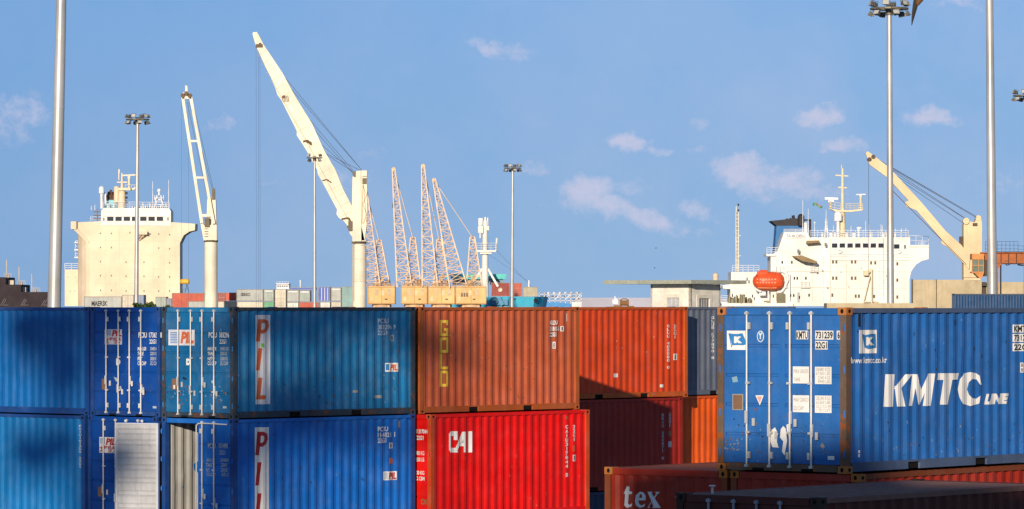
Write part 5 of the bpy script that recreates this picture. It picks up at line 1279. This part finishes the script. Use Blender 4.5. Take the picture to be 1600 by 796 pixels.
# ------------------------------------------------------------------ concrete hut with a wide flat roof
plaster = paint('weathered_plaster', (.80,.77,.69), .85, rust=.0, fade=.4, streak=.35, scale=.8, dirt=(.12,.10,.06))
plaster2 = paint('pale_plaster', (.74,.70,.60), .8, rust=0, fade=.3, streak=.3, scale=.8)
slab_m = paint('mossy_slab', (.34,.36,.29), .9, rust=.2, fade=.7, streak=.5, scale=1.5, rustc=(.05,.05,.03))
f = Far(464); HT = R(-40)
cx0, cy0 = f.x(1079), f.Y; H_ = empty('gatehouse', (cx0, cy0, 0), R(0)); tag(H_, 'weathered pale concrete hut under a wide mossy flat roof', 'building')
u1 = Vector((-math.cos(R(33)), math.sin(R(33)), 0)); u2 = Vector((math.sin(R(40)), math.cos(R(40)), 0))   # left wall, right wall directions
wl = 4.36/math.cos(R(33)); wr = 3.55/math.sin(R(40))
def P3(a, b, z): v = u1*a+u2*b; return (v.x, v.y, z)
zt = f.z(444.5)
mb = MB()
def quadwall(mb, d, wid, ops, z0, z1, nrm, th=.25, mi=0):
    """wall along d with openings [(a0,a1,z0,z1)]"""
    n_ = nrm*th
    def slab(a0, a1, b0, b1):
        if a1-a0 < 1e-3 or b1-b0 < 1e-3: return
        vs = [d*a+nrm*0+Vector((0,0,b)) for b in (b0,b1) for a in (a0,a1)]; vs2 = [v+n_ for v in vs]
        mb.add(vs+vs2, [(0,1,3,2),(4,6,7,5),(0,4,5,1),(2,3,7,6),(0,2,6,4),(1,5,7,3)], mi)
    a = 0
    for (o0, o1, q0, q1) in ops:
        slab(a, o0, z0, z1); slab(o0, o1, z0, q0); slab(o0, o1, q1, z1); a = o1
    slab(a, wid, z0, z1)
lw = (1.45, 3.05, f.z(484), f.z(465.5)); rw = (1.5, 3.5, f.z(484), f.z(466.5))
quadwall(mb, u1, wl, [lw], 0, zt, u2); quadwall(mb, u2, wr, [rw], 0, zt, u1)
world_build_l = lambda mb, name, mats, par: mb.build(name, mats, par)
mb.build('wall', plaster, H_)
mb = MB(); quadwall(mb, u1, wl, [], 0, zt, u2); o = mb.build('wall', plaster, H_); o.location = u2*(wr-.25)
mb = MB(); quadwall(mb, u2, wr, [], 0, zt, u1); o = mb.build('wall', plaster, H_); o.location = u1*(wl-.25)
mb = MB()     # slab roof
pl = [u1*(wl+4.6)+u2*(-2.2), u1*(-1.5)+u2*(-2.0), u1*(-2.0)+u2*(wr+2.0), u1*(wl+1.2)+u2*(wr+2.2), u1*(wl+4.9)+u2*(2.5)]
mb.prism_z([(v.x, v.y) for v in pl], f.z(444), f.z(438)); mb.build('roof', slab_m, H_)
mb = MB()
for (d, nn, w4, x0_, x1_) in ((u1, -u2, lw, -.35, .35), (u2, -u1, rw, -.3, .3)):
    pass
def trim(mb, d, n_, a0, a1, z0, z1, t=.06, mi=0):
    vs = [d*a+Vector((0,0,b))-n_*(-.0) for b in (z0,z1) for a in (a0,a1)]; vs2 = [v+n_*t for v in vs]
    mb.add(vs+vs2, [(0,1,3,2),(4,6,7,5),(0,4,5,1),(2,3,7,6),(0,2,6,4),(1,5,7,3)], mi)
for d, n_, w4 in ((u1, -u2, lw), (u2, -u1, rw)):
    trim(mb, d, n_, w4[0]-.4, w4[0], w4[2], w4[3]+.4); trim(mb, d, n_, w4[1], w4[1]+.4, w4[2], w4[3]+.4); trim(mb, d, n_, w4[0], w4[1], w4[3], w4[3]+.4)
trim(mb, u1, -u2, .4, .46, 6, zt-.75, .04, 1); trim(mb, u1, -u2, wl-.9, wl-.84, 6, zt-.75, .04, 1); trim(mb, u1, -u2, .4, wl-.84, zt-.78, zt-.72, .05, 1)
mb.build('window_surround', [plaster2, plaster], H_)
mb = MB(); trim(mb, u1, u2, lw[0], lw[1], lw[2], lw[3], .03, 0)
for i in range(4): a = lw[0]+(lw[1]-lw[0])*i/3; trim(mb, u1, u2, a-.04, a+.04, lw[2], lw[3], -.05, 1)
o = mb.build('window', [flat('grey_shutter', (.42,.44,.48)), flat('shutter_bar', (.6,.58,.52))], H_); o.location = u2*.15
mb = MB(); trim(mb, u2, u1, rw[0], rw[1], rw[2], rw[3], .03, 0)
for i in range(7): a = rw[0]+(rw[1]-rw[0])*i/6; trim(mb, u2, u1, a-.04, a+.04, rw[2], rw[3], -.06, 1)
o = mb.build('window', [flat('dark_opening', (.05,.05,.06)), flat('grille_grey', (.5,.5,.52))], H_); o.location = u1*.15
# cowl behind the hut
f = Far(780); mb = MB(); mb.cyl(f.p(1118,446), f.p(1118,431), .55, n=12); mb.sphere(f.p(1118,431.5), .6); o = mb.build('ventilator', cream); tag(o, 'small pale ventilator just above the flat roof of the hut', 'ventilator')

# ------------------------------------------------------------------ right: concrete wall, gantry crane
tan = paint('tan_concrete', (.52,.43,.27), .85, rust=.1, fade=.5, streak=.5, scale=.35, dirt=(.12,.09,.05))
f = Far(560); S = empty('concrete_wall', (f.x(1500), f.Y, 0)); tag(S, 'high tan concrete wall below the buff crane', 'wall')
mb = MB()
for a, b in ((1426,1462.5),(1463.5,1534)): mb.box(f.x(a), f.Y, 0, f.x(b), f.Y+.6, f.z(437.5))
mb.box(f.x(1542), f.Y+.5, 0, f.x(1700), f.Y+1.1, f.z(441)); world_build(mb, 'wall', tan, S)
mb = MB(); mb.box(f.x(1424.8), f.Y-.2, 0, f.x(1426), f.Y+.5, f.z(436.5)); mb.box(f.x(1462.5), f.Y-.1, 0, f.x(1463.5), f.Y+1, f.z(437)); mb.box(f.x(1534), f.Y+.7, 0, f.x(1542), f.Y+1, f.z(446)); f.box(mb, 1534.5, 441, 1541, 447, -.3, .4)
world_build(mb, 'joint_post', paint('joint_dark', (.09,.07,.05), .8), S)
mb = MB(); f2 = Far(300); f2.box(mb, 1292, 474, 1432, 482, 0, 3); f2.box(mb, 1366, 471.5, 1374, 474, .5, 1); mb.box(f2.x(1292), f2.Y+.2, 0, f2.x(1432), f2.Y+2.8, f2.z(482)); o = mb.build('low_wall', tan); tag(o, 'low tan parapet just above the top edge of the KMTC container', 'wall')
# gantry crane with cab
gan = paint('gantry_orange', (.42,.11,.02), .5, rust=.9, fade=.4, scale=.8)
f = Far(464); C = empty('gantry_crane', (f.x(1556), f.Y, 0)); tag(C, 'rusty orange gantry crane with a glazed cab at the right edge', 'crane')
mb = MB(); f.box(mb, 1534, 396, 1720, 412, 0, 1.4); mb.box(f.x(1552.5), f.Y+.1, 0, f.x(1560), f.Y+1.2, f.z(412)); mb.box(f.x(1700), f.Y+.1, 0, f.x(1708), f.Y+1.2, f.z(412)); f.box(mb, 1534, 394.5, 1720, 396, -.3, 1.8)
mb.prism([(f.x(a), f.z(b)) for a, b in [(1560,412),(1566,412),(1560,420)]], f.Y+.1, f.Y+1.1); world_build(mb, 'beam', gan, C)
mb = MB(); f.box(mb, 1546, 393.5, 1720, 394.6, -.35, 1.8); f.box(mb, 1566, 411.6, 1700, 413, -.1, 1.4); [mb.bar(f.p(a,396,-.06), f.p(a,411,-.06), .08) for a in range(1552, 1700, 12)]; f.box(mb, 1563.5, 412, 1565.5, 520, .4, .7); world_build(mb, 'cable_pipe', black_m, C)
mb = MB(); f.box(mb, 1517, 397, 1536, 406, -1, 1, 0); f.box(mb, 1517, 425, 1536, 427, -1, 1, 0); mb.prism([(f.x(a), f.z(b)) for a, b in [(1521,427),(1536,427),(1533,435),(1529,435)]], f.Y-.9, f.Y+.9, 0)
for a in (1517, 1527, 1535): f.box(mb, a, 406, a+1, 425, -1, -.85, 0)
f.box(mb, 1517, 415, 1536, 416, -1.02, -.85, 0); f.box(mb, 1518, 406, 1535.5, 425, -.85, -.8, 1); f.box(mb, 1536, 406, 1546, 432, -.2, .8, 2); world_build(mb, 'cab', [flat('cab_orange', (.66,.27,.08)), flat('cab_glass', (.16,.22,.18), .15), flat('cab_dark_side', (.07,.06,.05))], C)  # last colour: dark block on the cab's right side
mb = MB(); rail(mb, [f.p(1540,395,.2), f.p(1591,395,.2)], 1.25, .45, .022, 3); rail(mb, [f.p(1591,395,.2), f.p(1690,395,.2)], .75, .6, .022, 2); mb.tube([f.p(1570,412,0), f.p(1574,415,0), f.p(1580,412,0)], .05); mb.tube([f.p(1590,414,0), f.p(1598,415,0), f.p(1612,412,0)], .08); world_build(mb, 'railing', black_m, C)

# ------------------------------------------------------------------ far background
f = Far(2600); mb = MB(); mb.box(f.x(898), f.Y, -2.5, f.x(1150), f.Y+60, f.z(467.5)); f.box(mb, 905, 465.5, 1035, 467.6, 5, 50)
o = mb.build('breakwater_shed', paint('hazy_grey_wall', (.42,.42,.50), .9, rust=0, fade=.2, streak=.1, scale=.02, bump=0)); tag(o, 'long pale grey shed on the horizon between bow and hut', 'building')  # distance haze is mixed into the wall's pale colour
f = Far(1300); S = empty('pipe_rack', (f.x(875), f.Y, -2.5)); tag(S, 'white framed jetty trestle behind the light blue bow', 'jetty')
mb = MB()
for b in (459.5, 464.5, 469.5): f.box(mb, 840, b, 909, b+1, 0, .8); f.box(mb, 840, b, 909, b+1, 6, 6.8)
for i in range(9): a = 842+i*8.2; f.box(mb, a, 457.5, a+1.2, 482, 0, .8); mb.bar(f.p(a,469,0), f.p(a+8,460,0), .3) if i % 2 else None
for i in range(6): a = 855+i*9; f.box(mb, a, 456.5, a+3, 459.5, 1, 3)
world_build(mb, 'frame', flat('trestle_white', (.62,.62,.64)), S)
mb = MB(); rr = random.Random(5)
for i in range(28): a = 842+rr.random()*64; b = rr.choice((459.5, 464.5)); f.box(mb, a, b-rr.uniform(1,2.4), a+rr.uniform(1,3), b, 2, 4)
world_build(mb, 'pipes', flat('pipe_grey', (.25,.24,.26)), S)
f = Far(1150); mb = MB(); q_ = lambda a, b: (f.x(a), f.z(b))
mb.prism([q_(852,490),(q_(852,473)),q_(866,472.5),q_(893,475),q_(897,490)], f.Y, f.Y+8); o = mb.build('blue_boat', flat('boat_blue', (.06,.28,.62))); tag(o, 'low mid-blue boat hull right of the light blue bow', 'boat')
f = Far(140); mb = MB()
f.box(mb, 893.5, 472, 908, 481, 0, .3); mb.cyl(f.p(900,481,.15), f.p(900,560,.15), .03, n=6); o = mb.build('white_sign', flat('sign_white', (.8,.8,.78))); o.data.transform(Matrix.Identity(4)); tag(o, 'small blank white board above the terracotta container corner', 'sign board')
f = Far(2000); mb = MB(); mb.cyl(f.p(961,474), f.p(961,463), .5, .3, n=8); mb.cyl(f.p(963.5,470),f.p(963.5,467),.8,n=8); f.box(mb, 957, 468.5, 965, 475, -1, 1); o = mb.build('harbour_beacon', white_s2); tag(o, 'tiny white beacon on the horizon left of the hut', 'beacon')
# rusty lump on the orange-red container
mb = MB(); mb.box(-.16,-.1,0,.16,.1,.04); mb.cyl((-.13,0,.13),(-.08,0,.13),.10,n=10); mb.cyl((.08,0,.13),(.13,0,.13),.10,n=10); mb.cyl((-.1,0,.13),(.1,0,.13),.075,n=10); mb.tube([(-.12,0,.2),(-.05,0,.25),(.06,0,.25),(.12,0,.2)],.015); mb.box(.14,-.05,.0,.28,.05,.05); mb.box(-.3,-.04,0,-.14,.04,.07)
o = mb.build('rope_drum', paint('rusty_drum', (.25,.13,.05), .8, rust=.6)); p = at(975.5, 478, 118.6); o.location = (p.x, 118.6, 7.745); o.scale = (1, 1, 1); tag(o, 'small rusty drum lying on top of the orange-red container', 'drum')

# ------------------------------------------------------------------ trees
leaf_m = paint('leaf_green', (.07,.12,.02), .6, rust=0, fade=.6, streak=.3, scale=2, bump=0)
leaf_d = paint('leaf_dark', (.035,.07,.015), .6, rust=0, fade=.5, streak=.3, scale=2, bump=0)
bark = paint('bark', (.10,.07,.045), .9, rust=0)
def tree(name, label, x, y, h, crown_r, crown_z, nclump, leaf, nleaf, seed, cl_r=.9, flatz=.6, cat='tree', group=None, holes=None):
    rr = random.Random(seed); T = empty(name, (x, y, 0)); tag(T, label, cat, group)
    mb = MB(); zc = crown_z; mb.cyl((0,0,0), (0,0,zc), h*.022, h*.010, n=8); cl = []
    for i in range(nclump):
        a = rr.uniform(0, 2*math.pi); rad = crown_r*math.sqrt(rr.random()); z = zc+rr.uniform(-1, 1)*flatz*crown_r*math.sqrt(max(0, 1-(rad/crown_r)**2)); c = Vector((rad*math.cos(a), rad*math.sin(a), z)); cl.append(c)
        if i % 2 == 0: s0 = Vector((0,0,zc-crown_r*flatz*rr.uniform(.5,1))); m_ = s0.lerp(c, .5)+Vector((0,0,.2)); mb.cyl(s0, m_, h*.006, h*.004, n=5); mb.cyl(m_, c, h*.004, h*.0015, n=5)
    mb.build('trunk', bark, T)
    mb = MB()
    for c in cl:
        k_ = cl_r*rr.uniform(.6, 1.2)
        for _ in range(nleaf):
            v = Vector((rr.gauss(0,1), rr.gauss(0,1), rr.gauss(0,.7))); v = v.normalized()*k_*rr.random()**.5; p = c+v
            a = Vector((rr.gauss(0,1), rr.gauss(0,1), rr.gauss(0,.6))).normalized()*leaf; b_ = a.orthogonal().normalized()*leaf*.5
            mb.add([p-a, p+b_, p+a, p-b_], [(0,1,2,3)], 0 if rr.random() < .6 else 1)
    mb.build('crown', [leaf_m, leaf_d], T); return T
p = at(224, HOR, 480)
tree('small_tree', 'small green leafy treetop below the cream ship', p.x, 480, 8.2, 1.45, 7.75, 16, .16, 60, 4, cl_r=.42, flatz=.35)
tree('small_bush', 'low olive bush left of the rusty red container', at(262,HOR,478).x, 478, 8.0, .7, 7.55, 8, .12, 40, 6, cl_r=.3, flatz=.3, cat='bush')
# unseen trees and a block, put behind the viewpoint to shade the stacks
SHADE = [(15,498,.9),(60,500,.9),(98,494,.8),(112,560,.7),(100,588,1.0),(112,570,.8),(40,530,.6),(30,512,.8),(20,692,.8),(60,704,.9),(100,695,.7),(30,722,.4),
    (170,500,.8),(205,495,.8),(232,510,.6),(190,562,.35),(215,752,1.0),(238,730,.8),(332,690,.9),(345,742,.5),(330,782,.8),(330,530,.45),
    (385,512,.8),(440,500,.9),(500,497,.9),(560,496,.8),(612,500,.7),(480,614,.8),(400,618,.6),(560,616,.45),(505,556,.3),(395,690,.9),(455,676,1.0),(520,672,.9),(580,684,.7),(622,676,.6),(400,735,.4),(692,538,.8),(668,546,.6),(743,550,.24)]
def shade_tree(label, lo, hi, ty, seed, tpx):
    rr = random.Random(seed); cl = []
    for px, py, r_ in SHADE:
        if not lo <= px < hi: continue
        Y = 100 if px < 250 else 96+max(0, px-365)*.016; p = at(px, py, Y); yy = ty+rr.uniform(-2, 2); d = Y-yy
        cl.append((Vector((p.x-.2071*d, yy, p.z+.2078*d)), r_*(.8 if px < 366 else .58)))  # crown clumps placed so their shadows land on the wanted spots
    c0 = sum((c for c, _ in cl), Vector())/len(cl); c0.x = (tpx-CX)/F*98-.2071*(98-ty); T = empty('shade_tree', (c0.x, ty, 0)); tag(T, label, 'tree', 'unseen trees behind the viewer shaped to cast shade')
    mb = MB(); base = Vector((c0.x, ty, 0)); fork = Vector((c0.x, ty, min(c.z for c, _ in cl)-3)); mb.cyl(base, fork, .30, .12, n=10)
    for c, _ in cl: m_ = fork.lerp(c, .5)+Vector((0,0,.5)); mb.cyl(fork, m_, .07, .05, n=5); mb.cyl(m_, c, .05, .02, n=5)
    world_build(mb, 'trunk', bark, T); mb = MB()
    for c, r_ in cl:
        for _ in range(int(170*r_*r_)+25):
            v = Vector((rr.gauss(0,1), rr.gauss(0,1), rr.gauss(0,.7))); p = c+v.normalized()*r_*rr.random()**.5
            a = Vector((rr.gauss(0,1), rr.gauss(0,1), rr.gauss(0,.6))).normalized()*.26; b_ = a.orthogonal().normalized()*.14
            mb.add([p-a, p+b_, p+a, p-b_], [(0,1,2,3)], 0 if rr.random() < .6 else 1)
    world_build(mb, 'crown', [leaf_m, leaf_d], T)
shade_tree('tall unseen tree behind the viewer shaped to cast shade, farthest left', -99, 250, -24, 1, 143)
shade_tree('tall unseen tree behind the viewer shaped to cast shade, the middle one of three', 250, 660, -20, 2, 322)
shade_tree('slim unseen tree behind the viewer shaped to cast shade, rightmost of three', 660, 900, -14, 3, 652)
office = paint('shade_block_wall', (.45,.42,.36), .8)  # wall of an unseen block added to cast the lower right shade
S = empty('shade_block', (-4, -12, 0)); tag(S, 'unseen block added behind the viewer to shade the lower right', 'building')
mb = MB(); mb.box(-9.5,-6,0,-5.3,6,20.3); mb.box(-5.3,-5.9,0,12,5.9,19.0); mb.build('wall', office, S)
mb = MB(); mb.box(-9.6,-6.1,20.3,-5.2,6.1,20.45); mb.box(-5.2,-6,19.0,12.1,6,19.1); mb.build('roof', conc, S)
for j in range(5):
    for i in range(6): q = MB(); q.box(-8.5+i*3.4, 5.95, 1.2+j*3.7, -6.7+i*3.4, 6.06, 3.0+j*3.7); q.build('window', win_m, S)

# ------------------------------------------------------------------ birds
bird_m = flat('bird_dark', (.03,.025,.02)); bird_b = flat('bird_brown', (.20,.10,.04))
def wing(mb, root, tip, w, back, mi=0, bow=.25):
    r, t, b = Vector(root), Vector(tip), Vector(back); n = 6; up = []; 
    for i in range(n+1):
        q = i/n; c = r.lerp(t, q)+b*(-bow*w*2*math.sin(q*math.pi)); ww = w*(1-q**1.6)+.01
        up += [c-b*ww*.5+Vector((0,.012*(1-q),0)), c+b*ww*.5, c-Vector((0,.014*(1-q)+.003,0))]
    for i in range(n):
        a = i*3; mb.add([up[a],up[a+1],up[a+4],up[a+3]], [(0,1,2,3)], mi); mb.add([up[a+1],up[a+2],up[a+5],up[a+4]], [(0,1,2,3)], mi); mb.add([up[a+2],up[a],up[a+3],up[a+5]], [(0,1,2,3)], mi)
f = Far(60); mb = MB()
c = f.p(1439, -7); mb.lathe([(.001,-.17),(.03,-.14),(.062,-.05),(.068,.03),(.045,.10),(.04,.13),(.035,.16),(.005,.20)], c, (.35,-.1,.9), n=12, mi=1)
wing(mb, f.p(1436,-14), f.p(1424.5,40), .10, (.96,0,.2), 0, .04); wing(mb, f.p(1443,-14), f.p(1476,-62), .12, (.8,0,.5)); mb.add([c+Vector((-.02,0,.12)), c+Vector((.03,0,.12)), c+Vector((.10,.02,.30)), c+Vector((0,.02,.31))], [(0,1,2,3)])
o = mb.build('bird', [bird_m, bird_b]); tag(o, 'dark bird with brown body and drooping wing, cut by the top edge', 'bird', 'birds in the sky')
for px, py, lb in ((1025, 388, 'tiny dark bird speck above the hut, the upper one'), (1023, 419, 'tiny dark bird speck above the hut, the lower one')):
    f = Far(250); mb = MB(); c = f.p(px, py); mb.lathe([(.001,-.06),(.018,-.02),(.018,.02),(.001,.06)], c, (1,0,.1), n=8); wing(mb, c, c+Vector((-.02,-.10,.03)), .03, (1,0,0)); wing(mb, c, c+Vector((.02,.10,.03)), .03, (1,0,0)); o = mb.build('bird', [bird_m, bird_b]); tag(o, lb, 'bird', 'birds in the sky')
